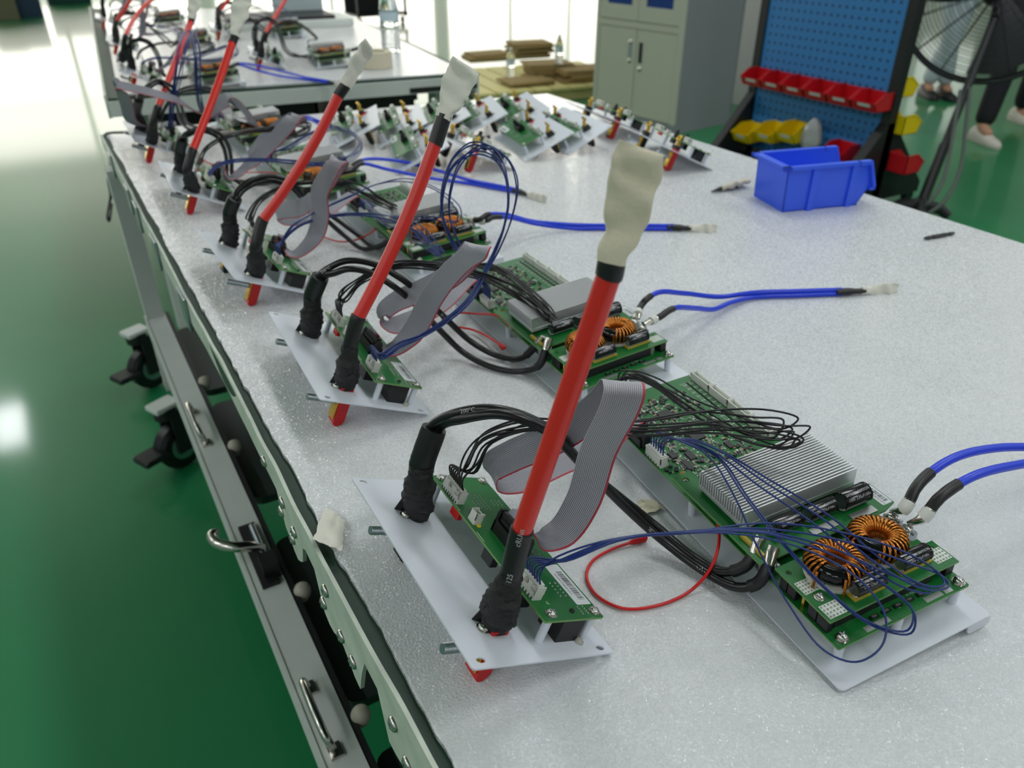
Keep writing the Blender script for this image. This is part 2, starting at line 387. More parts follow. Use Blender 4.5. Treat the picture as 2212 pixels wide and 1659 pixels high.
        screw(27.5, y-1, 1.3, root, 4.2, 3.4, 'plate_screw')
    return root
def lug_part(root):                                            # bare brass lugs on an unwired panel
    for y in (166, 35):
        b = MB(); b.bbox(31, 45, y-7, y+7, 5, 12, 1); t_ = mm(b, 'lug_base', black_plastic, root)
        l = MB(); l.cyl((39, y, 11), (38, y, 18), 4.6, 12); l.cyl((38, y, 18), (36, y, 24), 3.4, 12)
        l.tube([(35+5*math.cos(a)*.45, y+5*math.sin(a), 27+5*math.cos(a)) for a in [2*math.pi*i/14 for i in range(14)]], 2.1, 6, close=True)
        mm(l, 'brass_lug', brass, t_, 40)
def capacitor(x, y, z, r, L, parent, name='capacitor'):
    M = Matrix.Translation((x, y, z)) @ Matrix.Rotation(math.pi/2, 4, 'Y')
    prof = [(r*.2, -L/2+.6), (r*.82, -L/2+.5), (r*.95, -L/2), (r, -L/2+.7), (r, L/2-3.2), (r*.9, L/2-2.6), (r, L/2-1.9), (r, L/2-.5), (r*.9, L/2), (r*.2, L/2)]
    mb = MB(); n = 28; rs = []
    for q, h in prof: rs.append([M @ V((q*math.cos(2*math.pi*i/n), q*math.sin(2*math.pi*i/n), h)) for i in range(n)])
    mb.rings(rs, 0, True, False, lambda i: 1 if math.cos(2*math.pi*(i+.5)/n) > .35 else 0)
    mb.m[-2] = 2; mb.m[-1] = 2
    for i in range(n): mb.m[i] = 2
    o = mm(mb, name, [black_plastic_gloss, cap_white, zinc], parent, 40)
    t = MB()
    for body, ang, sz in (('SAMXON  SAMXON', 66, r*.44), ('100v 220\u00b5F100v', 34, r*.42)):
        vs, fs = text(body, sz); wmax = max(p.x for p in vs); s_ = min(1, (L*.42)/wmax)
        def mp(p):
            a = math.radians(ang)+p.y/r; return (x+p.x*s_, y-(r+.06)*math.cos(a), z+(r+.06)*math.sin(a))
        t.add([mp(p) for p in vs], fs)
    mm(t, 'capacitor_printing', print_grey, o, 0); return o
black_plastic_gloss = mat('black_film', '121214', 0.18)
def toroid(x, y, z, parent, rot):
    Ro, rm = 13.5, 6.6; mb = MB(); rs = []
    for k in range(40):
        a = 2*math.pi*k/40; rs.append([V((x+(Ro+rm*math.cos(b)*.95)*math.cos(a), y+(Ro+rm*math.cos(b)*.95)*math.sin(a), z+9+rm*1.1*math.sin(b))) for b in [2*math.pi*i/14 for i in range(14)]])
    mb.rings(rs, close=True); o = mm(mb, 'choke_core', core_black, parent, 60)
    cw = MB(); nt = 25
    for k in range(nt):
        a = rot+math.radians(292)*k/(nt-1); pts = []
        n = 14
        for i in range(n):
            b = 2*math.pi*i/n; rr = rm+1.15; aa = a+0.05*math.sin(b)
            q = Ro+rr*math.cos(b)*(1.0 if math.cos(b) > 0 else .86)
            pts.append((x+q*math.cos(aa), y+q*math.sin(aa), z+9+rr*1.1*math.sin(b)))
        cw.tube(pts, 1.0, 6, close=True)
    for a in (rot-.12, rot+math.radians(300)):
        q = Ro+rm+1.4; cw.tube([(x+q*math.cos(a), y+q*math.sin(a), z+14), (x+(q+1)*math.cos(a), y+(q+1)*math.sin(a), z+8), (x+(q+2)*math.cos(a), y+(q+2)*math.sin(a), z)], 1.1, 6)
    mm(cw, 'copper_winding', copper, o, 60)
    mm(MB().lathe([(21, 0), (21, 1.6), (19, 2.2)], (x, y, z), 30), 'choke_base', conn_white, o)
def pad_patch(mb, x0, x1, y0, y1, z, nx, ny):
    mb.box(x0, x1, y0, y1, z, z+.08, 0)
    for i in range(nx):
        for j in range(ny): mb.lathe([(.95, 0), (.7, .5), (.1, .7)], (x0+(x1-x0)*(i+.5)/nx, y0+(y1-y0)*(j+.5)/ny, z+.08), 6, 1)
def chip(x, y, z, w_, l_, parent, pins=8):
    mb = MB(); mb.bbox(x-w_/2, x+w_/2, y-l_/2, y+l_/2, z+.3, z+1.8, .2)
    for i in range(pins):
        q = y-l_/2+l_*(i+.5)/pins
        mb.box(x-w_/2-1.1, x-w_/2+.1, q-.22, q+.22, z, z+.5, 1); mb.box(x+w_/2-.1, x+w_/2+1.1, q-.22, q+.22, z, z+.5, 1)
    return mm(mb, 'chip', [black_plastic, solder], parent, 0)
def make_main():
    root = thing('converter_board', '', 'circuit board'); r = random.Random(11); Z = 21.6; U = 35.4
    mb = MB(); plate(mb, rrect(0, 141, 0, 372, 4), [circ(70, 190, 3)], 0, 1.3)
    mb.rings([[V((139.7+q, y, z)) for q, z in ((0, .2), (1.3, .6), (1.3, lo), (0, lo))] for y, lo in ((1, -4), (2.5, -8), (6, -9.8), (366, -9.8))])
    mb.rings([[V((x, y, z)) for x, z in ((118, .2), (141, .2), (141, -7), (138.5, -9.8), (123, -9.8), (119.5, -7))] for y in (0, 1.3)])
    mm(mb, 'tray_plate', plate_white, root)
    holes = [circ(72, 25, 1.8), circ(14, 205, 1.8)]
    pcb = mm(board(rrect(8.5, 131, 16, 350, 1.5), holes, 20, 21.6), 'main_circuit_board', [pcb_green, pcb_edge], root)
    for x, y in ((17, 22), (126, 21.5), (17, 345), (125.5, 345.5), (70, 21), (14, 190)):
        mm(MB().cyl((x, y, 1.3), (x, y, 20), 3.3, 14), 'standoff', plate_white, root)
        if y < 300 and x in (17, 126) or x == 125.5: screw(x, y, Z, root, 3.8, 4.2)
    # front power board with two chokes
    fb = mm(board([(10, 28), (130, 28), (130, 52), (122, 52), (122, 58), (112, 58), (112, 84), (10, 84)], [circ(16, 76, 2.4), circ(124, 47, 1.8)], 33.8, U), 'power_board', [pcb_green, pcb_edge], root)
    for x0, x1, y0, y1 in ((10.5, 16, 30, 40), (10.5, 16, 41, 49), (10.5, 16, 62, 70), (10.5, 16, 71, 78), (122, 130, 30, 41), (18, 110, 31, 34)): mm(MB().bbox(x0, x1, y0, y1, Z, 33.8, .4), 'board_spacer', black_plastic, root)
    mm(MB().cyl((14, 56, Z), (14, 56, 33.8), 2, 6), 'brass_spacer', brass, root)
    for q in ((12, 27, 30, 42), (12, 25, 54, 66), (115, 129, 33, 45)):
        p = MB(); pad_patch(p, *q, U, 5, 4); mm(p, 'solder_pads', [silk, solder], fb, 0)
    screw(19, 48, U, root, 3.2, 2.2); screw(30, 55, U, root, 2.6, 1.6); screw(70, 50, U, root, 3.0, 2.0)
    toroid(44, 62, U, root, -1.9); toroid(88, 66, U, root, -2.2)
    for x, y in ((52, 39), (98, 42)):
        mm(MB().bbox(x-15, x+15, y-5.5, y+3, U, U+1.8, .3), 'capacitor_glue', mat('glue_yellow', 'B9A23A', .4), root)
        capacitor(x, y, U+7, 6.4, 27, root)
    d = MB()
    for i in range(5): d.box(46+i*11, 53+i*11, 24, 27, Z, Z+1.4, 0); d.box(47.5+i*11, 51.5+i*11, 24.6, 26.4, Z+1.4, Z+1.7, 1)
    mm(d, 'diode', [black_plastic, solder], root, 0)
    g = MB(); g.box(36, 58, 17.8, 22.5, Z, Z+.1); g.box(92, 108, 18, 22.5, Z, Z+.1); g.box(110, 117, 17.8, 24, Z, Z+.1)
    for i in range(7): g.box(37+i*3, 38.6+i*3, 18.2, 22, Z+.1, Z+.25)
    mm(g, 'bare_copper_pad', solder, pcb, 0)
    # middle board under the heat sink
    md = mm(board([(3, 92), (126, 92), (139, 96), (139, 122), (127, 122), (127, 180), (22, 180), (22, 206), (3, 206)], [circ(12, 198, 3.2), circ(7, 203, 1.4)], 33.8, U), 'middle_board', [pcb_green, pcb_edge], root)
    mm(barcode(128.5, 138.3, 97, 121, U, 8), 'barcode_label', [label_white, ink], md)
    hs = MB(); hs.bbox(12, 124, 124, 181, 39, 43, .3)
    for i in range(20): y = 124.2+i*2.92; hs.box(12, 124, y, y+1.15, 42.8, 56)
    mm(hs, 'heat_sink', alu, root, 20); mm(MB().box(14, 122, 126, 179, U, 39), 'heat_sink_pad', black_plastic, root, 0)
    capacitor(108, 110, U+8.3, 8, 27, root); capacitor(77, 112, U+6.6, 6.4, 28, root); capacitor(44, 113, U+6.6, 6.4, 28, root)
    q = MB(); q.box(96, 120, 94, 101, U, U+.9); q.box(58, 82, 96, 103, U, U+.9); mm(q, 'tinned_bus_bar', solder, root, 0)
    mm(MB().bbox(8, 11, 96, 122, U, U+3, .3), 'capacitor_glue', MATS['glue_yellow'], root)
    # lug posts
    for x, y in ((14, 107), (13, 93), (127, 86), (126, 71)):
        b = MB(); b.bbox(x-6.5, x+6.5, y-6, y+6, Z, 31, .8); lp = mm(b, 'lug_post', zinc, root)
        mm(screw_mb(x, y, 31, 4.4, 4.5), 'lug_screw', [steel, zinc], lp, 50)
        k = MB()
        for a in range(6): k.lathe([(1.6, 0), (1.5, 2), (.2, 3)], (x+5*math.cos(a), y+5*math.sin(a), 30.5), 7)
        mm(k, 'solder_blobs', solder, lp, 60)
    # control area
    for i in range(4): connector(119.5, 127.5, 222+i*30.5, 251.5+i*30.5, Z, 8.5, 0, root, 'edge_socket', False)
    connector(10, 19, 234, 259, Z, 10.5, 6, root, blob=False)
    h = MB(); h.bbox(10, 22, 268, 304, Z, 31, .5); h.bbox(12, 20, 265, 268, Z, 36, .5); h.bbox(12, 20, 304, 307, Z, 36, .5); mm(h, 'ribbon_socket', black_plastic, root)
    connector(12, 20, 312, 338, Z, 10, 8, root, blob=False)
    for a in ((60, 300, 14, 14), (66, 258, 13, 13), (34, 226, 6, 14), (44, 236, 7, 12), (30, 244, 6, 9), (84, 232, 6, 10), (92, 268, 5, 12), (40, 280, 8, 10), (84, 320, 6, 10)): chip(a[0], a[1], Z, a[2], a[3], root, max(4, int(a[3]/1.3)))
    s = MB()
    def smd(x, y):
        k = r.random(); a, b = (1.7, .9) if r.random() < .5 else (.9, 1.7)
        if k < .42: s.box(x-a, x+a, y-b, y+b, Z, Z+.9, 2); s.box(x-a*.5, x+a*.5, y-b*.9, y+b*.9, Z, Z+1.0, r.choice((0, 0, 3)))
        elif k < .8: s.box(x-a*.6, x+a*.6, y-b*.6, y+b*.6, Z, Z+.3, r.choice((1, 2)))
        else: s.box(x-1.3, x+1.3, y-1.3, y+1.3, Z, Z+1.5, 0)
    for i in range(760):
        x, y = r.uniform(26, 100), r.uniform(212, 330)
        smd(x, y)
    for j in range(44):
        y = 226+j*2.6
        for x in (106, 108.6, 114, 116.6): s.box(x-.8, x+.8, y-.5, y+.5, Z, Z+.5, 2 if j % 3 else 1)
        s.box(110.8, 112, y-1.1, y+1.1, Z, Z+.7, 0)
    for i in range(30): smd(r.uniform(12, 34), r.uniform(206, 232))
    so = mm(s, 'small_components', [black_plastic, silk, solder, tan_m], pcb, 0); so['kind'] = 'stuff'
    y_ = MB(); y_.lathe([(2.6, 0), (2.6, 5), (1.6, 7), (.2, 7.4)], (20, 214, Z), 12); y_.lathe([(2.4, 0), (2.4, 4), (1.5, 5), (.2, 5.4)], (100, 195, Z), 12); mm(y_, 'tantalum_bead', mat('amber_bead', 'B8912A', .3), root, 50)
    t = MB(); t.box(14, 22, 207, 214, Z, Z+.06)
    for body, x, y, sz in (('RH61', 26, 207, 2.2), ('C65', 105, 338, 2.4), ('F1  T15A', 88, 29.5, 2)):
        vs, fs = text(body, sz); t.add([(x+p.x, y+p.y, Z+.08) for p in vs], fs)
    mm(t, 'board_printing', silk, pcb, 0)
    return root
# ---------------------------------------------------------------- cables
def clampz(pts, r): return [V((p.x, p.y, max(p.z, r+.0005))) for p in (V(q) for q in pts)]
def cut(pts, a, b):                                            # piece of a polyline between two fractions of its length
    L = [0]
    for i in range(1, len(pts)): L.append(L[-1]+(pts[i]-pts[i-1]).length)
    T = L[-1]
    def pt(s):
        for i in range(1, len(pts)):
            if L[i] >= s: return pts[i-1].lerp(pts[i], (s-L[i-1])/max(L[i]-L[i-1], 1e-9))
        return pts[-1]
    return [pt(a*T)]+[p for p, l in zip(pts, L) if a*T < l < b*T]+[pt(b*T)]
def wrap_mesh(pts, radii, seed, flaps=2):                       # lumpy cloth-tape wrapping with loose corners
    K = 26; path = cut([V(p) for p in spline(pts, 8)], 0, 1); L = len(path)
    pp = []; rr = []
    for k in range(K):
        t = k/(K-1); i = t*(L-1); j = min(int(i), L-2); pp.append(path[j].lerp(path[j+1], i-j))
        q = t*(len(radii)-1); j = min(int(q), len(radii)-2); f = q-j; f = f*f*(3-2*f); rr.append((radii[j]*(1-f)+radii[j+1]*f)*(1+.03*math.sin(k*2.1+seed)))
    mb = MB(); mb.tube(pp, rr, 28, 0, up=(0.3, -1, 0.2), flat=[1-.28*math.sin(math.pi*min(1, k/(K*.6))) for k in range(K)], wob=.26, seed=seed*3.1)
    r = random.Random(seed)
    for i in range(flaps):
        k = 3+i*4; c = pp[k]; a = (-RT*.9-UP*.25+FW*.2).normalized(); u = (pp[k+3]-pp[k]).normalized(); q = rr[k]
        base = c+a*q*.75
        tri = [base-u*q*.55, base+u*q*.9, base+a*q*.95-u*q*.75, base+a*q*.8-u*q*.45]
        n = (tri[1]-tri[0]).cross(a).normalized()*.0006
        mb.add([p-n for p in tri]+[p+n for p in tri], [(0, 1, 3, 2), (4, 6, 7, 5), (0, 2, 6, 4), (2, 3, 7, 6), (3, 1, 5, 7), (1, 0, 4, 5)])
    return mb
def flag_mesh(pts, w0, w1, t0, t1, up, seed, torn=.4):           # flattened masking tape wrapped over a cable end
    path = spline(pts, 8); K = len(path); rs = []; n = 20; upv = V(up)
    for k in range(K):
        t = path[min(k+1, K-1)]-path[max(k-1, 0)]; t.normalize(); u = (upv-t*upv.dot(t)).normalized(); v = t.cross(u); f = k/(K-1); g = min(1, f*1.7); g = g*g*(3-2*g)
        a = w0+(w1-w0)*g; b = t0+(t1-t0)*g; ring = []
        for i in range(n):
            th = 2*math.pi*i/n; cx, cy = math.cos(th), math.sin(th); e = .55
            x = math.copysign(abs(cx)**e, cx)*a; y = math.copysign(abs(cy)**(.9), cy)*b
            nz = noise.noise(V((x*90+seed, f*5, y*60)))
            end = t*(torn*a*noise.noise(V((x*70, seed, 3.1)))) if k == K-1 else V((0, 0, 0))
            ring.append(path[k]+u*x+v*(y+nz*.0034*(.4+g)+.0011*g*math.sin(f*19+x*170+2*nz))+end+u*(nz*.003+.0015*noise.noise(V((f*6, seed, 1)))))
        rs.append(ring)
    return MB().rings(rs)
PEND = []
def red_cable(label, base, s0, s1, e1, e2, tip, bow=(0, 0, 0), rb=.0125, r=.0065, w1=.016, tup=None, ftape=None, prints=None, name='red_power_cable', grp='red cables standing on the white panels'):
    base, s0, s1, e1, e2, tip = map(V, (base, s0, s1, e1, e2, tip)); mid = (s1+e1)*.5+V(bow)
    o = thing(name, label, 'cable', Matrix.Translation(base), grp); L = lambda ps: [p-base for p in ps]
    path = spline(L([s1, s1.lerp(mid, .5)+V(bow)*.25, mid, mid.lerp(e1, .5)+V(bow)*.25, e1]), 6)
    MB().tube(path, r, 20).build('cable_jacket', red_jacket, o, 60)
    wrap_mesh(L([base, base.lerp(s0, .5), s0]), [rb*.78, rb*1.12, rb*1.0, rb*.68, rb*.60], hash_(label)).build('tape_wrap', black_tape, o, 50)
    sh = spline(L([s0.lerp(base, .1), s0, s1, s1.lerp(e1, .02)]), 5); hs = MB().tube(sh, [.0076 if k < len(sh)-1 else .0072 for k in range(len(sh))], 20, wob=.03, seed=2).build('heat_shrink', shrink, o, 50)
    if prints:
        r_ = .00775
        for body, fr in prints:
            t_ = MB(); p = sh[int(len(sh)*fr)]; t = (sh[-1]-sh[2]).normalized(); v = (EYE-base-p); v = (v-t*v.dot(t)).normalized(); u = v.cross(t)
            vs, fs = text(body, .0052); t_.add([p+t*q.x+(u*math.sin(q.y/r_)+v*math.cos(q.y/r_))*r_ for q in vs], fs); t_.build('sleeve_printing', print_grey, hs, 0)
    MB().tube(spline(L([e1.lerp(s1, .01), e1, e2]), 3), [.0073]*6+[.0070], 20).build('end_sleeve', shrink, o, 50)
    flag_mesh(L([e2.lerp(e1, .15), e2.lerp(tip, .3), e2.lerp(tip, .7), tip]), .0074, w1, .0074, .0030, tup or RT, hash_(label)*.37).build('masking_tape_end', ftape or masking, o, 50)
    return o
def hash_(s): return sum(ord(c)*(i+1) for i, c in enumerate(s)) % 97
def wires(o, paths, r, m, name='wire', n=7, sides=7):
    for p in paths: MB().tube(clampz(spline(p, n), r) if not o.get('lift') else spline(p, n), r, sides).build(name, m, o, 60)
def bundle(anchors, k, seed, r):                                # k wires that follow one route: anchors (px, py, z, spread in mm)
    rd = random.Random(seed); out = []
    for i in range(k):
        a = 2*math.pi*i/k+rd.random(); q = math.sqrt(rd.uniform(.1, 1)); ax, ay = q*math.cos(a), q*math.sin(a); ps = []
        for j, t in enumerate(anchors):
            p = t[0] if isinstance(t[0], V) else at(*t[:3]); s = (t[-1])*.001
            ps.append(p+RT*s*(ax+rd.uniform(-.25, .25))+UP*s*(ay+rd.uniform(-.25, .25)))
        out.append(ps)
    return out
def harness(label, name, starts, paths, r, m, ends=None, grp=None):
    org = V(starts[0]); o = thing(name, label, 'cable', Matrix.Translation(org), grp)
    for i, p in enumerate(paths):
        full = [V(starts[i % len(starts)]), V(starts[i % len(starts)])+V((0, 0, .012))]+p
        if ends: e = V(ends[i % len(ends)]); full += [e+V((0, 0, .014)), e]
        MB().tube([q-org for q in clampz(spline(full, 6), r)], r, 7).build('wire', m, o, 60)
    return o
def ribbon(label, pts, dirs, grp='grey ribbon cables', width=.0255, nw=20, red=True):   # pts and the width direction at each
    n = 7; c = spline(pts, n); d = spline([V(q).normalized() for q in dirs], n); org = V(pts[0]); rs = []; K = len(c)
    for k in range(K):
        t = (c[min(k+1, K-1)]-c[max(k-1, 0)]).normalized(); u = (d[k]-t*d[k].dot(t)).normalized(); v = t.cross(u); ring = []
        for side in (1, -1):
            for i in range(nw*4+1):
                s = i if side > 0 else nw*4-i; h = (.00018, .00036, .0005, .00036)[s % 4]*side
                ring.append(c[k]-org+u*(width*((s+(0, .15, 0, -.15)[s % 4])/(nw*4)-.5))+v*h)
        for p in ring: p.z = max(p.z, .001-org.z)
        rs.append(ring)
    N = nw*4+1
    def mf(i):
        s = i if i < N else 2*N-1-i
        return 1 if red and s >= nw*4-4 else (2 if s % 4 in (0, 3) else 0)
    mb = MB().rings(rs, 0, True, False, mf); o = mb.build('ribbon_cable', [ribbon_grey, ribbon_red, ribbon_groove], None, 75); o.location = org
    tag(o, label, 'ribbon cable', grp)
    for p_, t_, dd, nm in ((c[0], c[1]-c[0], d[0], 'plug'), (c[-1], c[-2]-c[-1], d[-1], 'plug')):
        t = t_.normalized(); u = (dd-t*dd.dot(t)).normalized(); v = t.cross(u); M = Matrix.Translation(p_-org) @ Matrix((u, v, t)).transposed().to_4x4()
        b = MB(); b.bbox(-.0155, .0155, -.0032, .0032, -.003, .0065, .0005, 0, M); b.box(-.0135, .0135, -.0048, .0048, -.001, .0015, 0, M); b.build(nm, black_plastic, o, 30)
    return o
def blue_cable(label, lugs, mids, join, end, tip, r=.0033, grp='blue output cables', tup=None, stub=None):
    org = V(lugs[0]); o = thing('blue_output_cable', label, 'cable', Matrix.Translation(org), grp)
    for i, (lg, md) in enumerate(zip(lugs, mids)):
        lg = V(lg); md = [V(q) for q in md]; jn = V(join)+(RT*.2+UP)*(r*.95*(1 if i == 0 else -1)); en = V(end)+UP*(r*.8*(1 if i == 0 else -1))
        full = clampz(spline([lg]+md+[jn, jn.lerp(en, .5), en], 8), r); full = [p-org for p in full]
        a = .055/max(sum((full[k+1]-full[k]).length for k in range(len(full)-1)), .06)
        MB().tube(cut(full, a*.8, 1), r, 14).build('cable_jacket', blue_jacket, o, 60)
        MB().tube(cut(full, a*.12, a*.95), [r*1.5, r*1.32]+[r*1.28]*40, 14, wob=.05, seed=i).build('heat_shrink', shrink, o, 60) if False else None
        sh = cut(full, a*.30, a*.95); MB().tube(sh, [r*1.22]*len(sh), 14, wob=.08, seed=i).build('heat_shrink', shrink, o, 60)
        lp = cut(full, 0, a*.36); nl = len(lp); l = MB(); l.tube(lp, [.0046]*nl, 12, 0, flat=[.4+.6*k/(nl-1) for k in range(nl)], up=RT); l.build('crimp_lug', steel, o, 50)
        wl = cut(full, a*.2, a*.34); MB().tube(wl, [.0052]*len(wl), 14).build('white_sleeve', conn_white, o, 60)
    en = V(end); tp = V(tip); f = clampz([en.lerp(tp, -.12), en, en.lerp(tp, .3)], r*1.7)
    MB().tube([p-org for p in spline([V(join).lerp(en, .93), en, en.lerp(tp, .42)], 5)], [r*1.9]*5+[r*1.95]*3+[r*1.5]*2+[r*1.2], 14, flat=.75, up=RT).build('end_sleeve', shrink, o, 60)
    flag_mesh([p-org for p in clampz([en.lerp(tp, .36), en.lerp(tp, .55), en.lerp(tp, .8), tp], .003)], .005, .0095, .003, .0022, tup or (UP-FW*.3), hash_(label)).build('masking_tape_end', masking_white, o, 50)
    return o
def black_cable(label, base, s0, s1, mids, r=.0036, rb=.0125, prints=None, grp='black power cable pairs', shrinkend=True):
    base, s0, s1 = V(base), V(s0), V(s1); o = thing('black_power_cable', label, 'cable', Matrix.Translation(base), grp); L = lambda ps: [p-base for p in ps]
    wrap_mesh(L([base, base.lerp(s0, .5), s0]), [rb*.85, rb*1.12, rb*1.05, rb*.74, rb*.70], hash_(label)+5).build('tape_wrap', black_tape, o, 50)
    sh = spline(L([base.lerp(s0, .86), s0, s1]), 6); MB().tube(sh, [.0098]*(len(sh)-1)+[.0094], 18, flat=.8, up=RT, wob=.03, seed=4).build('heat_shrink', shrink, o, 50)
    for i, md in enumerate(mids):
        off = RT*(r*.9*(1 if i else -1))
        full = clampz(spline([s0+off*.8, s1+off]+[V(q) for q in md], 8), r); full = L(full); T = len(full)
        c = MB().tube(full, r, 14).build('cable_jacket', black_rubber, o, 60)
        if shrinkend:
            e = cut(full, .93, .992); MB().tube(e, [r*1.3]*len(e), 14, wob=.06, seed=i).build('heat_shrink', shrink, c, 60)
            u = (full[-1]-full[-4]).normalized(); MB().tube([full[-1]-u*.004, full[-1], full[-1]+u*.006, full[-1]+u*.011], [.0042, .0046, .0048, .0048], 12, 0, flat=[1, .8, .4, .35], up=RT).build('crimp_lug', steel, c, 50)
        if prints and i == prints[0]:
            for body, fr, sgn in prints[1]:
                t_ = MB(); k = int(T*fr); p = full[k]; t = (full[k+2]-full[k-2]).normalized(); v = (EYE-base-p); v = (v-t*v.dot(t)).normalized(); u = v.cross(t)*sgn; t = t*sgn
                vs, fs = text(body, .0046)
                t_.add([p+t*q.x+(u*math.sin(q.y/r)+v*math.cos(q.y/r))*(r+.00008) for q in vs], fs)
                t_.build('cable_printing', print_grey, c, 0)
    return o
# ---------------------------------------------------------------- the place: floor, walls with windows
struct(MB().box(-9, 22, -6, 23, FLOOR_Z-.1, FLOOR_Z).build('floor', floor_green, None, 0))
wall_m = mat('painted_wall', 'C9CAC4', .7); frame_m = mat('window_frame_white', 'D5D6D2', .5)
pane_m = emit('daylight_pane', 'FFF9EF', 4.0)
def wall_with_windows(nm, x0, y0, x1, y1, spans, zlo, zhi):
    L = math.hypot(x1-x0, y1-y0); M = Matrix.Translation((x0, y0, 0)) @ Matrix.Rotation(math.atan2(y1-y0, x1-x0), 4, 'Z')
    mb = MB(); mb.box(0, L, 0, .2, FLOOR_Z, zlo, 0, M); mb.box(0, L, 0, .2, zhi, 2.9, 0, M); e = 0
    for a, b in spans: mb.box(e, a, 0, .2, zlo, zhi, 0, M); e = b
    mb.box(e, L, 0, .2, zlo, zhi, 0, M); struct(mb.build(nm, wall_m, None, 0))
    for a, b in spans:
        WIN[0] += 1; f = MB(); nx = max(2, int((b-a)/1.9))
        f.box(a, b, .02, .12, zlo, zlo+.07, 0, M); f.box(a, b, .02, .12, zhi-.07, zhi, 0, M); f.box(a, b, .03, .11, zlo+(zhi-zlo)*.62, zlo+(zhi-zlo)*.62+.06, 0, M)
        for i in range(nx+1): x = a+(b-a)*i/nx; f.box(x-.045, x+.045, .02, .12, zlo, zhi, 0, M)
        wn = struct(f.build('window_%d' % WIN[0], frame_m, None, 0)); struct(MB().box(a, b, .09, .1, zlo, zhi, 0, M).build('window_pane', pane_m, wn, 0))
WIN = [0]
wall_with_windows('wall_far', -9, 20, 18, 20, [(.6, 6.8), (7.1, 12.6), (12.9, 18.4), (18.7, 26.4)], -.5, 2.6)
pane_m = emit('shaded_pane', 'F2F6F2', 1.3)
wall_with_windows('wall_right', 16, 20, 16, -6, [(2, 6), (8, 10.5), (12.5, 14.5), (16.5, 18.5)], .1, 1.9)
struct(MB().box(-9, 22, -6, 23, 2.9, 3.0).build('ceiling', wall_m, None, 0))
# ---------------------------------------------------------------- near workbench
bench_grey = mat('bench_grey_paint', 'D3D9D3', .38, var=.08, scale=9); rail_m = mat('edge_rail_cream', 'CFD9C9', .45, var=.22, scale=30, bump=.2)
mat_green = mat('dark_green_bench_mat', '1D3A2B', .5, var=.2, scale=60); dark_steel = mat('dark_steel', '16191A', .45)
def bench(label, poly, left_rail=True, screws=True):
    o = thing('workbench', label, 'workbench', Matrix.Translation((poly[0][0], poly[0][1], FLOOR_Z))); Z = -FLOOR_Z; ox, oy = poly[0][0], poly[0][1]
    top = MB(); plate(top, [(x-ox, y-oy) for x, y in poly], [], Z-.034, Z-.0045); top.build('bench_top', mat_green, o, 0)
    return o
near_poly = [(.1, -.5), (1.3, -.5), (1.3, 2.02), (.1, 2.155)]
nb = bench('white foam covered workbench with grey frame under the row of panels', near_poly)
NO = V((.1, -.5, FLOOR_Z))
def nbp(mb, name, m, smooth=30, par=None): return mb.build(name, m, par or nb, smooth, None) if False else _sh(mb, name, m, smooth, par)
def _sh(mb, name, m, smooth, par):
    mb.v = [tuple(V(p)-NO) for p in mb.v]; return mb.build(name, m, par or nb, smooth)
# rail along the bench edge: thin ragged cream strip with hanging tongues and screws
rg = random.Random(5); rs = []
def rail_x(y): return .0985+.0035*noise.noise(V((y*3, 1, 0)))+(.012 if y < .35 else 0)*0
prof = []
y = -.5
tongues = [(.30, .36), (.41, .50), (.56, .62)]
while y < 2.15:
    dep = -.030-.006*noise.noise(V((y*11, 4, 0)))
    for a, b in tongues:
        if a <= y <= b: dep = -.075-.02*noise.noise(V((y*30, 2, 0)))
        elif a-.02 < y < a: dep = -.03-.045*(y-a+.02)/.02
    top = .001+.004*noise.noise(V((y*17, 9, 0)))
    prof.append((y, dep, top)); y += .012
ra = []
for y, dep, top in prof:
    x = rail_x(y); ra.append([V((x, y, dep)), V((x+.0035, y, dep)), V((x+.004, y, top)), V((x+.0005, y, top+.001))])
nbp(MB().rings(ra), 'edge_rail', rail_m, 40)
for y, z in ((.315, -.055), (.335, -.035), (.42, -.06), (.445, -.055), (.475, -.03), (.49, -.058), (.57, -.04), (.585, -.06), (.605, -.03), (.62, -.052), (.665, -.02), (.255, -.06), (.275, -.03)):
    M = Matrix.Translation((rail_x(y)-.0002, y, z)) @ Matrix.Rotation(-math.pi/2, 4, 'Y')
    s = MB(); s.lathe([(.0062, 0), (.006, .0012), (.0045, .0026), (.001, .0032)], n=14, M=M)
    s.box(-.0035, .0035, -.0006, .0006, .0026, .0034, 1, M); s.box(-.0006, .0006, -.0035, .0035, .0026, .0034, 1, M); nbp(s, 'rail_screw', [steel, zinc], 40)
for y in (1.05, 1.3, 1.5, 1.62, 1.9):
    mb = MB(); mb.bbox(rail_x(y)-.004, rail_x(y), y, y+.05, -.045, .004, .001); nbp(mb, 'rail_bracket', zinc)
# frame under the top
fr = MB(); fr.box(.13, 1.27, -.45, 1.9, -.075, -.036); nbp(fr, 'top_frame', dark_steel, 0)
bm_ = MB()
bm_.rings([[V((x, y, z)) for x, z in ((.078, -.4), (.126, -.4), (.126, -.445), (.078, -.445))] for y in (-.5, 1.95)])
bm_.rings([[V((x, y, z)) for x, z in ((.078, -.398), (.082, -.398), (.082, -.4), (.078, -.4))] for y in (-.5, 1.95)]); nbp(bm_, 'lower_beam', bench_grey, 0)
for y in (-.42, 1.93):
    lg = MB(); lg.box(.082, .122, y, y+.05, -.61, -.036); nbp(lg, 'leg', bench_grey, 0)
    lg = MB(); lg.box(1.2, 1.24, y, y+.05, -.8, -.036); nbp(lg, 'leg', bench_grey, 0)
fp = MB(); fp.box(.128, .135, -.5, 1.95, -.42, -.40); nbp(fp, 'beam_strip', dark_steel, 0)
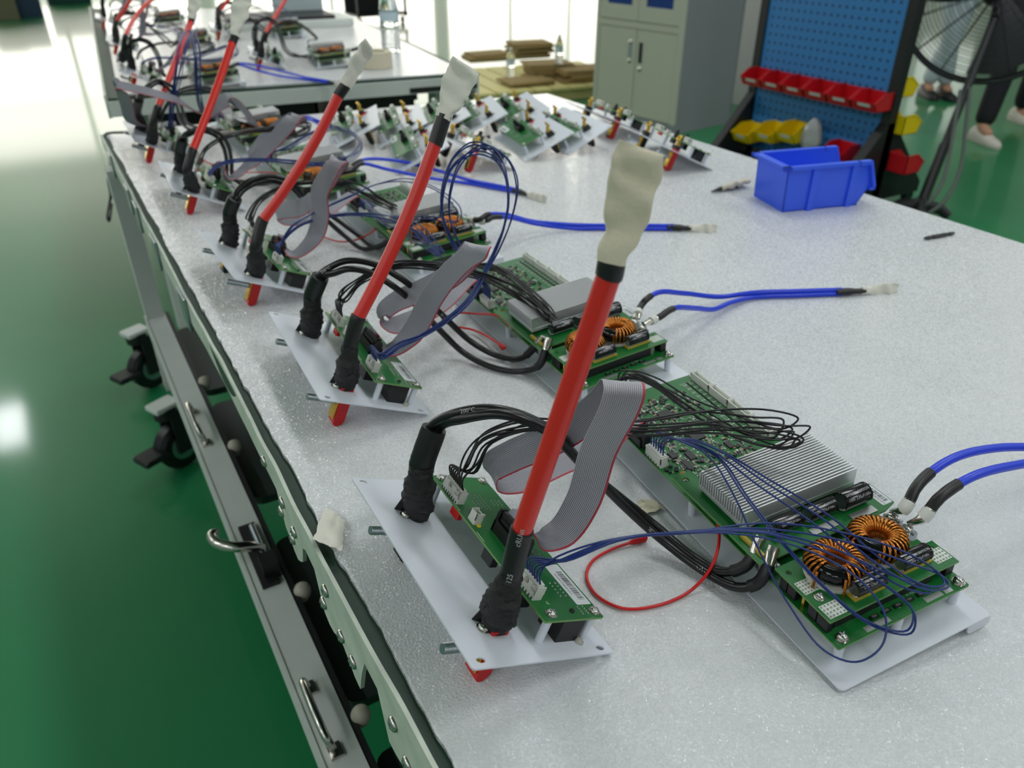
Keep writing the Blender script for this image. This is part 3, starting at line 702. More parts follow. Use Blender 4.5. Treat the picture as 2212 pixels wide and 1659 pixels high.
for y0, y1 in ((.66, 1.02), (1.14, 1.5), (1.56, 1.9), (-.4, .58)):
    q = MB(); plate(q, rrect(.138, 1.2, y0, y1, .02), [], -.445, -.43); nbp(q, 'lower_panel', mat('dark_green_panel', '22302C', .45), 0)
knob = mat('cream_rubber', 'A9A795', .5)
for y in (.86, 1.28, .62, 1.55):
    nbp(MB().lathe([(.001, -.03), (.010, -.03), (.012, -.02), (.0175, -.016), (.020, -.006), (.020, .003), (.016, .012), (.008, .017), (.001, .018)], n=18, M=Matrix.Translation((.142, y, -.40)) @ Matrix.Scale(.62, 4)), 'rubber_buffer', knob, 60)
def handle(px, py, L=.10):
    p = at(px, py, -.4); mb = MB(); mb.tube(spline([(.098, p.y, -.4), (.092, p.y+.004, -.375), (.09, p.y+.02, -.366), (.09, p.y+L-.02, -.366), (.092, p.y+L-.004, -.375), (.098, p.y+L, -.4)], 5), .005, 10)
    for y in (p.y, p.y+L): mb.box(.09, .106, y-.01, y+.01, -.4, -.396)
    nbp(mb, 'pull_handle', steel, 50)
handle(722, 1625, .1); handle(442, 960, .12); handle(402, 890, .03) if False else None
lt = at(560, 1215, -.4); hk = MB(); hk.box(.092, .118, lt.y-.06, lt.y+.09, -.4, -.393); nbp(hk, 'latch_plate', dark_steel, 0)
hk = MB(); hk.box(.1, .124, lt.y-.045, lt.y-.012, -.4, -.372); nbp(hk, 'latch_block', black_plastic, 0)
hk = MB(); q = lt.y; hk.tube(spline([(.112, q+.01, -.385), (.095, q+.008, -.37), (.072, q+.01, -.362), (.052, q+.03, -.36), (.05, q+.05, -.36), (.06, q+.058, -.36)], 6), [.008]*26+[.0075, .007, .006, .005, .004], 12); nbp(hk, 'latch_hook', steel, 60)
hk = MB(); hk.cyl((.112, q-.012, -.392), (.112, q+.075, -.388), .0055, 12); nbp(hk, 'latch_bar', zinc, 60)
def caster(c, name='caster'):
    x, y = c
    RZ = Matrix.Translation((x, y, 0)) @ Matrix.Rotation(math.radians(-64), 4, 'Z') @ Matrix.Translation((-x, -y, 0))
    def nbp(mb, n, m, sm=30, par=None):
        mb.v = [tuple(RZ @ V(p)) for p in mb.v]; return _sh(mb, n, m, sm, par)
    k = MB(); k.bbox(x-.026, x+.026, y-.035, y+.035, -.612, -.60, .003); cz = nbp(k, name, bench_grey)
    k = MB(); k.box(x-.032, x-.027, y-.006, y+.03, -.745, -.62); k.box(x+.027, x+.032, y-.006, y+.03, -.745, -.62); k.cyl((x, y, -.64), (x, y, -.61), .03, 16); nbp(k, 'caster_fork', black_plastic, 30, cz)
    M = Matrix.Translation((x, y+.015, -.733)) @ Matrix.Rotation(math.pi/2, 4, 'Y')
    k = MB(); k.lathe([(.02, -.022), (.056, -.022), (.066, -.014), (.066, .014), (.056, .022), (.02, .022)], n=28, M=M); nbp(k, 'caster_wheel', black_rubber, 30, cz)
    k = MB(); k.lathe([(.008, -.025), (.036, -.0235), (.036, .0235), (.008, .025)], n=20, M=M); nbp(k, 'wheel_hub', zinc, 30, cz)
    k = MB(); k.bbox(x-.03, x+.03, y-.1, y-.03, -.735, -.72, .004); nbp(k, 'brake_pedal', black_plastic, 30, cz)
caster((.058, 2.33)); caster((.062, 1.86))
# hanging webbing strap at the bench corner
stp = thing('hanging_strap', 'thin black strap hanging off the far left corner of the workbench', 'strap', Matrix.Translation(at(240, 300, 0)))
o0 = stp.location.copy()
for pts in (P((300, 288, .004), (262, 286, .004), (228, 289, .0), (226, 300, -.02), (238, 345, -.06), (246, 400, -.12), (240, 430, -.19)), P((242, 330, -.06), (233, 380, -.10), (238, 430, -.2), (232, 470, -.24), (236, 478, -.245), (242, 440, -.21))):
    MB().tube([p-o0 for p in spline(pts, 6)], .004, 6, flat=.4).build('strap_band', black_rubber, stp)
# foam sheet with a ragged left edge
fo = []
y = -.5
while y < 2.12: fo.append((.1125+.004*noise.noise(V((y*9, 0, 3)))+.0025*noise.noise(V((y*60, 0, 7))), y)); y += .01
fo += [(.128, 2.14), (.15, 2.15)]
fsh = MB(); plate(fsh, [(x, y) for x, y in fo]+[(1.293, 2.012), (1.296, -.5)], [], -.0045, 0)
tag(fsh.build('foam_sheet', foam, None, 40), 'large white foam sheet covering the near workbench top', 'foam sheet')
# ---------------------------------------------------------------- row of units on the near bench
def frame(A, B, Cp):                                           # local x: B->C, local y: B->A
    ey = (A-B).normalized(); ex = (Cp-B); ex = (ex-ey*ex.dot(ey)).normalized(); ez = ex.cross(ey)
    return Matrix.Translation(B) @ Matrix((ex, ey, ez)).transposed().to_4x4()
def panel_frame(pb, yaw, tilt=24.8, zb=.0535):                 # pb: pixel of the raised front-left corner
    B = at(pb[0], pb[1], zb)
    return Matrix.Translation(B) @ Matrix.Rotation(math.radians(-yaw), 4, 'Z') @ Matrix.Rotation(math.radians(tilt), 4, 'Y')
def main_frame(pR, yaw, tilt=-4.2):                             # pR: pixel of the circuit board's front-right corner
    Rm = Matrix.Rotation(math.radians(-yaw), 4, 'Z') @ Matrix.Rotation(math.radians(tilt), 4, 'Y')
    p = at(pR[0], pR[1], .0325)
    return Matrix.Translation(p-(Rm @ V((.131, .016, .0205)))) @ Rm
PF = [panel_frame((1020, 1450), .5), panel_frame((690, 865), 2.5), panel_frame((508, 605), -1.7), panel_frame((375, 413), 2), panel_frame((290, 307), 1)]
MF = [main_frame((2094, 1266), 6), main_frame((1457, 770), 2.2), main_frame((1062, 525), 1), main_frame((800, 395), 0), main_frame((645, 292), 1)]
ORD = ['nearest the camera', 'second from the near end', 'third from the near end', 'fourth from the near end', 'farthest, by the bench corner']
panel0 = make_panel(); main0 = make_main()
panel0.matrix_basis = PF[0]; main0.matrix_basis = MF[0]
LP = 'white terminal panel with green board along the bench edge, '
LM = 'green converter board on white tray with silver heat sink, '
def lbl(o, s, c, g): tag(o, s, c, g); return o
G1, G2 = 'white terminal panels along the bench edge', 'converter boards on trays'
panels = [lbl(panel0, LP+ORD[0], 'circuit panel', G1)]; mains = [lbl(main0, LM+ORD[0], 'circuit board', G2)]
for i in range(1, 5):
    panels.append(dup(panel0, PF[i] @ PF[0].inverted(), LP+ORD[i], G1)); mains.append(dup(main0, MF[i] @ MF[0].inverted(), LM+ORD[i], G2))
def pp(i, x, y, z): return PF[i] @ V((x*.001, y*.001, z*.001))
def mp(i, x, y, z): return MF[i] @ V((x*.001, y*.001, z*.001))
def c8(i, n=8): return [pp(i, 61.5, 151.5+22*k/(n-1), 34) for k in range(n)]
def c6(i, n=6): return [pp(i, 62, 35.5+16*k/(n-1), 34) for k in range(n)]
def m6(i, n=6): return [mp(i, 14.5, 237+19*k/(n-1), 32) for k in range(n)]
def m8(i, n=8): return [mp(i, 16, 314+22*k/(n-1), 31) for k in range(n)]
RED = []
def redc(i, s0, s1, e1, e2, tip, **k):
    b = pp(i, 37, 35, 3); o = red_cable('thick red cable taped to the white panel '+ORD[i], b, s0, s1, e1, e2, tip, **k); RED.append(o); return o
# unit one -------------------------------------------------
redc(0, at(1105, 1235, .088), at(1126, 1150, .118), at_d(1317, 590, .392), at_d(1322, 560, .388), at_d(1390, 318, .368), bow=(.0, 0, 0), w1=.0122, tup=RT, prints=[('cRUus', .72), ('125', .36)])
BL = 'twin black power cables taped to the white panel '
bk = [black_cable(BL+ORD[0], pp(0, 37, 166, 2), at(912, 1000, .095), at(938, 925, .124), [
    P((985, 893, .142), (1070, 884, .150), (1165, 915, .138), (1262, 1005, .095), (1340, 1085, .055), (1425, 1162, .02), (1515, 1230, .008), (1590, 1268, .012), (1632, 1262, .02))+[at(1652, 1240, .030), mp(0, 12, 92, 35)],
    P((1000, 905, .142), (1085, 895, .150), (1180, 930, .137), (1275, 1022, .09), (1340, 1075, .055), (1415, 1135, .024), (1500, 1205, .010), (1560, 1235, .014), (1610, 1222, .026))+[mp(0, 10, 106, 35)]], r=.0037,
    prints=(0, [('8AWG', .66, 1), ('200\u00b0C', .20, 1), ('200\u00b0C', .56, 1)]))]
b8 = bundle([(1012, 1010, .074, 9), (1052, 950, .112, 6), (1130, 922, .125, 5), (1240, 922, .122, 6), (1390, 928, .112, 8), (1540, 915, .10, 12), (1660, 920, .098, 15), (1722, 935, .092, 13), (1690, 958, .085, 12), (1580, 930, .08, 12), (1490, 880, .082, 7), (1410, 828, .08, 5), (1350, 812, .075, 5)], 8, 3, .0008)
BH = 'bundle of thin black wires from the white panel '
harness(BH+ORD[0], 'black_wire_harness', c8(0), b8, .00085, black_wire, m8(0), 'black wire harnesses')
S5 = c6(0); E5 = m6(0)
zz = .066
com = [(1210, 1212, .082), (1330, 1168, .088), (1480, 1150, .082)]
blue_paths = []
loops = [[(1650, 1130, .078), (1800, 1146, .078), (1960, 1195, .072), (2030, 1240, .066), (2040, 1262, .064), (1990, 1262, .068), (1900, 1205, .072), (1800, 1120, .078), (1660, 1035, .082), (1560, 975, .078), (1490, 948, .07)],
         [(1650, 1142, .078), (1810, 1166, .078), (1960, 1215, .070), (2036, 1245, .064), (2050, 1265, .062), (1995, 1272, .066), (1890, 1215, .072), (1790, 1130, .078), (1650, 1040, .082), (1550, 972, .078), (1485, 950, .07)],
         [(1650, 1148, .078), (1800, 1185, .076), (1920, 1240, .068), (2000, 1268, .058), (2010, 1280, .055), (1960, 1272, .06), (1860, 1215, .07), (1770, 1140, .076), (1640, 1050, .08), (1540, 975, .076), (1480, 952, .07)],
         [(1650, 1152, .078), (1790, 1195, .074), (1900, 1255, .064), (1972, 1320, .05), (1960, 1362, .040), (1880, 1345, .042), (1790, 1275, .058), (1700, 1180, .07), (1620, 1080, .072), (1550, 985, .074), (1478, 955, .07)],
         [(1650, 1150, .078), (1780, 1190, .074), (1890, 1250, .064), (1975, 1325, .048), (1968, 1368, .038), (1885, 1352, .04), (1780, 1270, .058), (1690, 1175, .07), (1610, 1075, .072), (1545, 985, .074), (1475, 955, .07)],
         [(1640, 1160, .078), (1760, 1195, .074), (1860, 1255, .064), (1912, 1330, .05), (1905, 1395, .035), (1850, 1430, .022), (1780, 1405, .022), (1700, 1300, .035), (1640, 1190, .052), (1580, 1060, .066), (1530, 985, .074), (1475, 955, .07)]]
rd = random.Random(2)
for k, lp in enumerate(loops): blue_paths.append([at(*t)+RT*.0022*(k-2.5)*(.5 if j else 1)+UP*.001*rd.uniform(-1, 1) for j, t in enumerate(com)]+P(*lp))
NH = 'thin dark blue wires looping from the white panel '
harness(NH+ORD[0], 'blue_wire_harness', S5, blue_paths, .00075, navy_wire, E5, 'dark blue wire harnesses')
AW = V((.5, .86, 0))
RBL = 'grey ribbon cable folded upright beside the red cable '
ribbon(RBL+ORD[0], [pp(0, 79, 98, 36), pp(0, 79, 98, 44), at(1165, 1165, .047), at(1212, 1150, .052), at(1258, 1085, .085), at(1293, 975, .142), at(1340, 880, .188), at(1350, 850, .200)+AW*.002, at(1350, 850, .200)+AW*.014, at(1305, 880, .172)+AW*.005, at(1200, 945, .118), at(1100, 988, .090), at(1062, 1012, .076), at(1066, 1035, .066), at(1110, 1040, .058), at(1200, 1005, .052), at(1300, 960, .048), mp(0, 16, 286, 46), mp(0, 16, 286, 38)],
       [(0, -1, 0), (0, -1, 0), (.15, -1, 0), (.3, -1, 0), (.6, -.8, 0), (.8, -.6, 0), (.8, -.6, 0), (.78, -.62, 0), (.78, -.62, 0), (.7, -.7, -.1), (.4, -1, -.3), (.1, -1, -.5), (0, -1, -.5), (0, -1, -.4), (0, -1, -.3), (0, -1, -.2), (0, -1, -.1), (0, -1, 0), (0, -1, 0)])
RW = 'thin red wire loop beside the tray '
def red_wire(i, pts, r=.0013):
    pts = clampz(spline(pts, 8), r); o = thing('red_loop_wire', RW+ORD[i], 'wire', Matrix.Translation(pts[0]), 'thin red wire loops')
    MB().tube([p-pts[0] for p in pts], r, 8).build('wire', red_wire_m, o, 60)
    e = pts[-1]-pts[0]; u = (pts[-1]-pts[-5]).normalized(); MB().tube([e-u*.004, e, e+u*.005, e+u*.011, e+u*.013], [.0014, .0026, .0033, .0033, .0016], 12, flat=.7).build('crimp_terminal', red_plastic, o, 50)
    MB().lathe([(.002, -.004), (.0028, 0), (.002, .004)], n=10).build('glue_blob', glue, o, 60)
red_wire(0, [mp(0, 14, 182, 25), at(1545, 1115, .030), at(1553, 1170, .024), at(1535, 1228, .014), at(1490, 1277, .003)]+P((1420, 1308, .002), (1345, 1314, .002), (1288, 1285, .002), (1267, 1245, .002), (1280, 1212, .002), (1320, 1187, .002), (1368, 1170, .003)))
BO = 'pair of bright blue cables from the converter board '
blue_cable(BO+ORD[0], [mp(0, 131, 88, 36), mp(0, 130, 72, 36)], [P((1952, 1100, .056), (1985, 1045, .070), (2055, 992, .075), (2150, 968, .068), (2280, 968, .05)), P((1992, 1120, .056), (2030, 1075, .070), (2100, 1030, .076), (2200, 1004, .068), (2310, 992, .05))], at(2420, 985, .012), at(2700, 960, .005), at(2800, 955, .004), r=.0037)
# unit two -------------------------------------------------
redc(1, at(757, 745, .088), at(772, 690, .115), at_d(941, 308, .72), at_d(960, 248, .715), at_d(1008, 140, .71), bow=RT*.004, w1=.0145, tup=RT*.8-UP*.25, ftape=masking_white)
def pz(lst, z0=None): return [at(*t) for t in lst]
black_cable(BL+ORD[1], pp(1, 37, 166, 2), at(675, 640, .092), at(692, 598, .118), [
    pz([(712, 578, .128), (750, 563, .135), (807, 570, .13), (861, 598, .115), (914, 640, .085), (965, 690, .05), (1019, 739, .018), (1073, 768, .006), (1125, 774, .012)])+[mp(1, 10, 106, 35)],
    pz([(722, 590, .125), (752, 581, .130), (797, 588, .125), (845, 615, .11), (899, 660, .075), (949, 712, .045), (1003, 763, .012), (1066, 794, .005), (1130, 802, .008), (1165, 788, .02)])+[mp(1, 12, 92, 35)]], prints=(0, [('8AWG', .62, 1), ('200\u00b0C', .16, 1)]))
b8 = bundle([(745, 640, .09, 6), (775, 610, .108, 4), (815, 587, .118, 4), (861, 573, .122, 4), (924, 573, .12, 5), (987, 583, .112, 6), (1050, 600, .10, 6), (1114, 628, .085, 7), (1160, 660, .074, 7), (1192, 690, .068, 6), (1180, 668, .07, 6), (1120, 610, .075, 5), (1075, 580, .075, 4), (1048, 575, .07, 4)], 8, 5, .001)
harness(BH+ORD[1], 'black_wire_harness', c8(1), b8, .00095, black_wire, m8(1), 'black wire harnesses')
lp2 = [(828, 770, .075, 3), (865, 745, .082, 3), (908, 727, .085, 3), (971, 688, .088, 3), (1019, 640, .092, 3), (1050, 584, .105, 3), (1072, 540, .125, 4), (1098, 470, .165, 6), (1104, 400, .2, 8), (1075, 335, .222, 8), (1030, 320, .228, 8), (985, 350, .215, 8), (962, 405, .19, 7), (960, 460, .16, 6), (980, 520, .12, 5), (1010, 570, .095, 4), (1045, 610, .07, 3)]
harness(NH+ORD[1], 'blue_wire_harness', c6(1), bundle(lp2, 6, 8, .001), .0009, navy_wire, m6(1), 'dark blue wire harnesses')
ribbon(RBL+ORD[1], [pp(1, 79, 98, 36), pp(1, 79, 98, 44), at(812, 745, .046), at(850, 752, .045), at(890, 720, .060), at(935, 640, .112), at(985, 578, .155), at(1022, 548, .175), at(1030, 540, .180)+AW*.004, at(1030, 543, .178)+AW*.016, at(975, 595, .13), at(905, 630, .10), at(850, 655, .08), at(826, 680, .065), at(840, 702, .055), at(890, 690, .05), at(955, 655, .046), mp(1, 16, 286, 46), mp(1, 16, 286, 38)],
       [(0, -1, 0), (0, -1, 0), (.15, -1, 0), (.4, -1, 0), (.7, -.8, 0), (.85, -.6, 0), (.82, -.6, 0), (.8, -.62, 0), (.8, -.62, 0), (.75, -.7, -.1), (.4, -1, -.3), (.1, -1, -.5), (0, -1, -.6), (0, -1, -.6), (0, -1, -.5), (0, -1, -.4), (0, -1, -.2), (0, -1, 0), (0, -1, 0)])
red_wire(1, [mp(1, 8, 170, 27)]+pz([(1075, 682, .03), (1030, 678, .025), (985, 677, .02), (955, 690, .012), (975, 703, .008), (1020, 712, .006), (1060, 731, .01), (1080, 745, .013)]))
blue_cable(BO+ORD[1], [mp(1, 131, 88, 36), mp(1, 130, 72, 36)], [pz([(1385, 660, .05), (1396, 647, .055), (1421, 632, .056), (1480, 634, .035), (1557, 641, .012)]), pz([(1428, 683, .05), (1440, 674, .052), (1460, 665, .05), (1503, 666, .03), (1543, 668, .012), (1580, 653, .008)])], at(1630, 637, .007), at(1818, 630, .006), at(1938, 626, .004))
# unit three -----------------------------------------------
redc(2, at(553, 530, .088), at(566, 478, .115), at_d(732, 205, .97), at_d(748, 182, .965), at_d(798, 96, .96), bow=RT*.006, w1=.013, tup=RT*.4+FW, ftape=masking_white)
black_cable(BL+ORD[2], pp(2, 37, 166, 2), at(496, 460, .09), at(508, 428, .115), [
    pz([(521, 403, .128), (549, 386, .135), (592, 381, .13), (627, 393, .12), (662, 432, .09), (700, 470, .055), (750, 514, .018), (785, 538, .006)])+[mp(2, 12, 92, 35)],
    pz([(526, 411, .122), (552, 396, .128), (592, 392, .122), (627, 403, .11), (665, 440, .08), (715, 466, .05), (768, 504, .02), (815, 535, .012)])+[mp(2, 10, 106, 35)]])
b8 = bundle([(540, 470, .09, 5), (555, 440, .105, 4), (585, 415, .115, 4), (632, 400, .12, 5), (690, 395, .12, 9), (735, 392, .11, 10), (780, 408, .10, 10), (820, 430, .085, 8), (850, 447, .07, 6), (840, 440, .06, 5), (815, 430, .05, 5)], 8, 9, .001)
harness(BH+ORD[2], 'black_wire_harness', c8(2), b8, .00095, black_wire, m8(2), 'black wire harnesses')
bp3 = bundle([(608, 525, .07, 3), (625, 505, .078, 3), (655, 484, .085, 3), (715, 466, .088, 3), (785, 463, .085, 4), (850, 472, .08, 5), (895, 490, .075, 8), (935, 528, .064, 8), (955, 550, .055, 6), (915, 520, .06, 8), (870, 490, .066, 8), (830, 480, .06, 4)], 4, 12, .001)
bp3 += bundle([(605, 525, .07, 3), (630, 490, .09, 3), (700, 450, .10, 4), (760, 425, .11, 6), (815, 400, .12, 8), (880, 388, .12, 8), (945, 410, .105, 8), (990, 455, .085, 8), (990, 478, .07, 6), (930, 470, .07, 6), (860, 470, .06, 5)], 2, 15, .001)
harness(NH+ORD[2], 'blue_wire_harness', c6(2), bp3, .0009, navy_wire, m6(2), 'dark blue wire harnesses')
ribbon(RBL+ORD[2], [pp(2, 79, 98, 36), pp(2, 79, 98, 44), at(622, 540, .046), at(650, 541, .048), at(680, 510, .065), at(692, 465, .095), at(690, 420, .125), at(705, 385, .150), at(722, 358, .168), at(728, 352, .172)+AW*.004, at(728, 355, .170)+AW*.016, at(690, 420, .115), at(650, 448, .09), at(610, 455, .07), at(596, 462, .06), at(612, 474, .05), at(680, 470, .046), mp(2, 16, 286, 46), mp(2, 16, 286, 38)],
       [(0, -1, 0), (0, -1, 0), (.2, -1, 0), (.5, -1, 0), (.8, -.8, 0), (.9, -.7, 0), (.8, -.8, 0), (.6, -1, 0), (.5, -1, 0), (.5, -1, 0), (.4, -1, -.1), (.2, -1, -.3), (.1, -1, -.5), (0, -1, -.6), (0, -1, -.6), (0, -1, -.5), (0, -1, -.2), (0, -1, 0), (0, -1, 0)])
red_wire(2, [mp(2, 8, 170, 27)]+pz([(805, 500, .03), (770, 518, .012), (735, 522, .006), (700, 512, .004), (680, 505, .004), (660, 520, .003), (645, 535, .003)]))
blue_cable(BO+ORD[2], [mp(2, 131, 88, 36), mp(2, 130, 72, 36)], [pz([(1036, 474, .055), (1052, 464, .058), (1090, 463, .05), (1150, 478, .025)]), pz([(1052, 476, .052), (1064, 470, .054), (1100, 470, .045), (1160, 484, .02)])], at(1250, 490, .007), at(1455, 491, .006), at(1546, 497, .004))
# unit four ------------------------------------------------
redc(3, at(405, 368, .088), at(415, 328, .115), at_d(502, 92, 1.345), at_d(508, 76, 1.345), at_d(524, -5, 1.345), bow=RT*.002, w1=.016, ftape=masking_white)
black_cable(BL+ORD[3], pp(3, 37, 166, 2), at(389, 325, .09), at(395, 300, .115), [
    pz([(404, 287, .13), (434, 276, .135), (470, 286, .13), (492, 312, .10), (500, 347, .06), (505, 385, .02), (530, 400, .004), (580, 395, .006)])+[mp(3, 12, 92, 35)],
    pz([(406, 292, .125), (434, 283, .13), (464, 292, .12), (482, 316, .095), (490, 350, .055), (495, 385, .015), (530, 392, .005), (590, 385, .01)])+[mp(3, 10, 106, 35)]])
b8 = bundle([(432, 352, .09, 4), (442, 325, .105, 4), (470, 303, .115, 4), (516, 287, .12, 4), (591, 277, .115, 5), (640, 267, .105, 6), (668, 275, .085, 6), (640, 290, .07, 6)], 8, 19, .001)
harness(BH+ORD[3], 'black_wire_harness', c8(3), b8, .001, black_wire, m8(3), 'black wire harnesses')
bp4 = bundle([(452, 376, .075, 3), (470, 359, .082, 3), (500, 348, .086, 3), (561, 345, .085, 3), (636, 350, .082, 4), (697, 354, .08, 4), (757, 341, .08, 6), (780, 312, .085, 6), (757, 287, .09, 6), (711, 277, .085, 6), (660, 295, .07, 5), (620, 320, .06, 4)], 5, 22, .001)
harness(NH+ORD[3], 'blue_wire_harness', c6(3), bp4, .001, navy_wire, m6(3), 'dark blue wire harnesses')
ribbon(RBL+ORD[3], [pp(3, 79, 98, 36), pp(3, 79, 98, 44), at(500, 385, .05), at(530, 362, .06), at(560, 335, .08), at(600, 295, .115), at(630, 262, .145), at(641, 252, .152)+AW*.004, at(641, 254, .150)+AW*.016, at(600, 278, .115), at(560, 310, .08), at(540, 340, .05), at(570, 335, .046), mp(3, 16, 286, 46), mp(3, 16, 286, 38)],
       [(0, -1, 0), (0, -1, 0), (.3, -1, 0), (.6, -.8, 0), (.9, -.7, 0), (.9, -.7, 0), (.8, -.8, 0), (.6, -1, 0), (.6, -1, 0), (.5, -1, -.1), (.2, -1, -.3), (0, -1, -.4), (0, -1, -.2), (0, -1, 0), (0, -1, 0)])
red_wire(3, [mp(3, 8, 170, 27)]+pz([(560, 372, .02), (520, 372, .005), (480, 362, .003), (452, 352, .003), (440, 347, .003)]))
blue_cable(BO+ORD[3], [mp(3, 131, 88, 36), mp(3, 130, 72, 36)], [pz([(758, 360, .05), (772, 350, .054), (803, 343, .045), (874, 350, .02), (944, 368, .01)]), pz([(765, 366, .05), (780, 354, .054), (838, 366, .03), (909, 381, .01), (950, 388, .008)])], at(1015, 393, .007), at(1116, 412, .006), at(1178, 434, .004))
# unit five ------------------------------------------------
redc(4, at(331, 268, .088), at(340, 236, .115), at_d(412, 48, 1.755), at_d(414, 40, 1.755), at_d(424, -20, 1.75), w1=.015, ftape=masking_white)
black_cable(BL+ORD[4], pp(4, 37, 166, 2), at(295, 243, .09), at(300, 215, .13), [
    pz([(306, 198, .15), (322, 182, .16), (345, 174, .16), (370, 186, .15), (390, 225, .10), (402, 262, .05), (425, 275, .01), (470, 285, .006)])+[mp(4, 12, 92, 35)],
    pz([(308, 202, .145), (325, 188, .155), (345, 180, .155), (366, 194, .14), (382, 230, .09), (393, 266, .04), (420, 282, .008), (475, 280, .01)])+[mp(4, 10, 106, 35)]])
b8 = bundle([(346, 262, .09, 4), (356, 235, .12, 4), (385, 200, .14, 6), (430, 190, .15, 8), (480, 205, .12, 8), (510, 230, .08, 6)], 8, 29, .001)
harness(BH+ORD[4], 'black_wire_harness', c8(4), b8, .001, black_wire, m8(4), 'black wire harnesses')
bp5 = bundle([(368, 270, .08, 4), (372, 225, .12, 5), (385, 160, .18, 8), (396, 100, .23, 12), (412, 70, .245, 10), (426, 110, .22, 8), (428, 180, .16, 8), (436, 235, .10, 6), (460, 255, .06, 5)], 6, 32, .001)
harness(NH+ORD[4], 'blue_wire_harness', c6(4), bp5, .0011, navy_wire, m6(4), 'dark blue wire harnesses')
ribbon('grey ribbon cable standing over the fifth panel and drooping left', [pp(4, 79, 98, 36), pp(4, 79, 98, 44), at(330, 275, .05), at(285, 262, .08), at(274, 228, .12), at(262, 195, .165), at(252, 182, .18), at(260, 184, .178), at(320, 198, .16), at(380, 215, .14), at(440, 245, .09), at(475, 225, .12), at(500, 212, .135), at(525, 235, .11), at(548, 268, .07), mp(4, 16, 286, 46), mp(4, 16, 286, 38)],
       [(0, -1, 0), (0, -1, 0), (.6, -1, 0), (.9, -.6, 0), (.9, -.5, 0), (.6, -.9, -.2), (.2, -1, -.5), (.0, -1, -.6), (.0, -1, -.6), (0, -1, -.5), (.3, -1, 0), (.6, -1, 0), (.6, -1, 0), (.6, -1, 0), (.3, -1, 0), (0, -1, 0), (0, -1, 0)])
blue_cable(BO+ORD[4], [mp(4, 131, 88, 36), mp(4, 130, 72, 36)], [pz([(640, 262, .05), (660, 252, .05), (690, 262, .03)]), pz([(645, 266, .05), (665, 258, .05), (690, 268, .02)])], at(705, 268, .02), at(740, 280, .006), at(765, 292, .004))
# ---------------------------------------------------------------- spare panels piled at the far end of the near bench
bare0 = make_panel(); lug_part(bare0)
def turned(A, Dp, zb=.0535):
    a = at(A[0], A[1], zb); d = at(Dp[0], Dp[1], .002); e = (d-a); hx = V((e.x, e.y, 0)).normalized(); t = math.radians(24.8)
    ex = hx*math.cos(t)-V((0, 0, 1))*math.sin(t); ey = V((-hx.y, hx.x, 0)); ez = ex.cross(ey); b = a-ey*.218
    return Matrix.Translation(b) @ Matrix((ex, ey, ez)).transposed().to_4x4()
def raised(B, A, tilt=24.8, zb=.0535):
    b = at(B[0], B[1], zb); a = at(A[0], A[1], zb); ey = (a-b).normalized(); hx = V((ey.y, -ey.x, 0)); t = math.radians(tilt)
    ex = hx*math.cos(t)-V((0, 0, 1))*math.sin(t); return Matrix.Translation(b) @ Matrix((ex, ey, ex.cross(ey))).transposed().to_4x4()
GB = 'unwired panels piled at the far end of the bench'; lows = 'unwired white panel with brass lugs, '
spare = [(turned((1242, 287), (1153, 348)), 'whole green board showing, middle of the front row'), (turned((1324, 272), (1230, 336)), 'at the right end of the front row'),
         (turned((972, 316), (860, 378)), 'low corner under the blue cables'), (turned((821, 270), (722, 326)), 'at the left end of the pile'),
         (turned((924, 266), (818, 322)), 'second from the left in the back row'), (turned((1018, 250), (915, 304)), 'third from the left in the back row'),
         (turned((1098, 246), (1000, 300)), 'fourth from the left in the back row'),
         (turned((1190, 236), (1090, 290)), 'in the back row behind the whole green board'),
         (raised((1004, 326), (940, 288)), 'raised edge and red foot facing the camera'),
         (raised((1444, 322), (1328, 264)), 'tipped up at the bench corner near the cabinet'), (raised((1322, 258), (1198, 211)), 'tipped up at the back by the far bench edge')]
for i, (M, s) in enumerate(spare):
    if i == 0: bare0.matrix_basis = M; tag(bare0, lows+s, 'circuit panel', GB); B0 = M.inverted()
    else: dup(bare0, M @ B0, lows+s, GB)
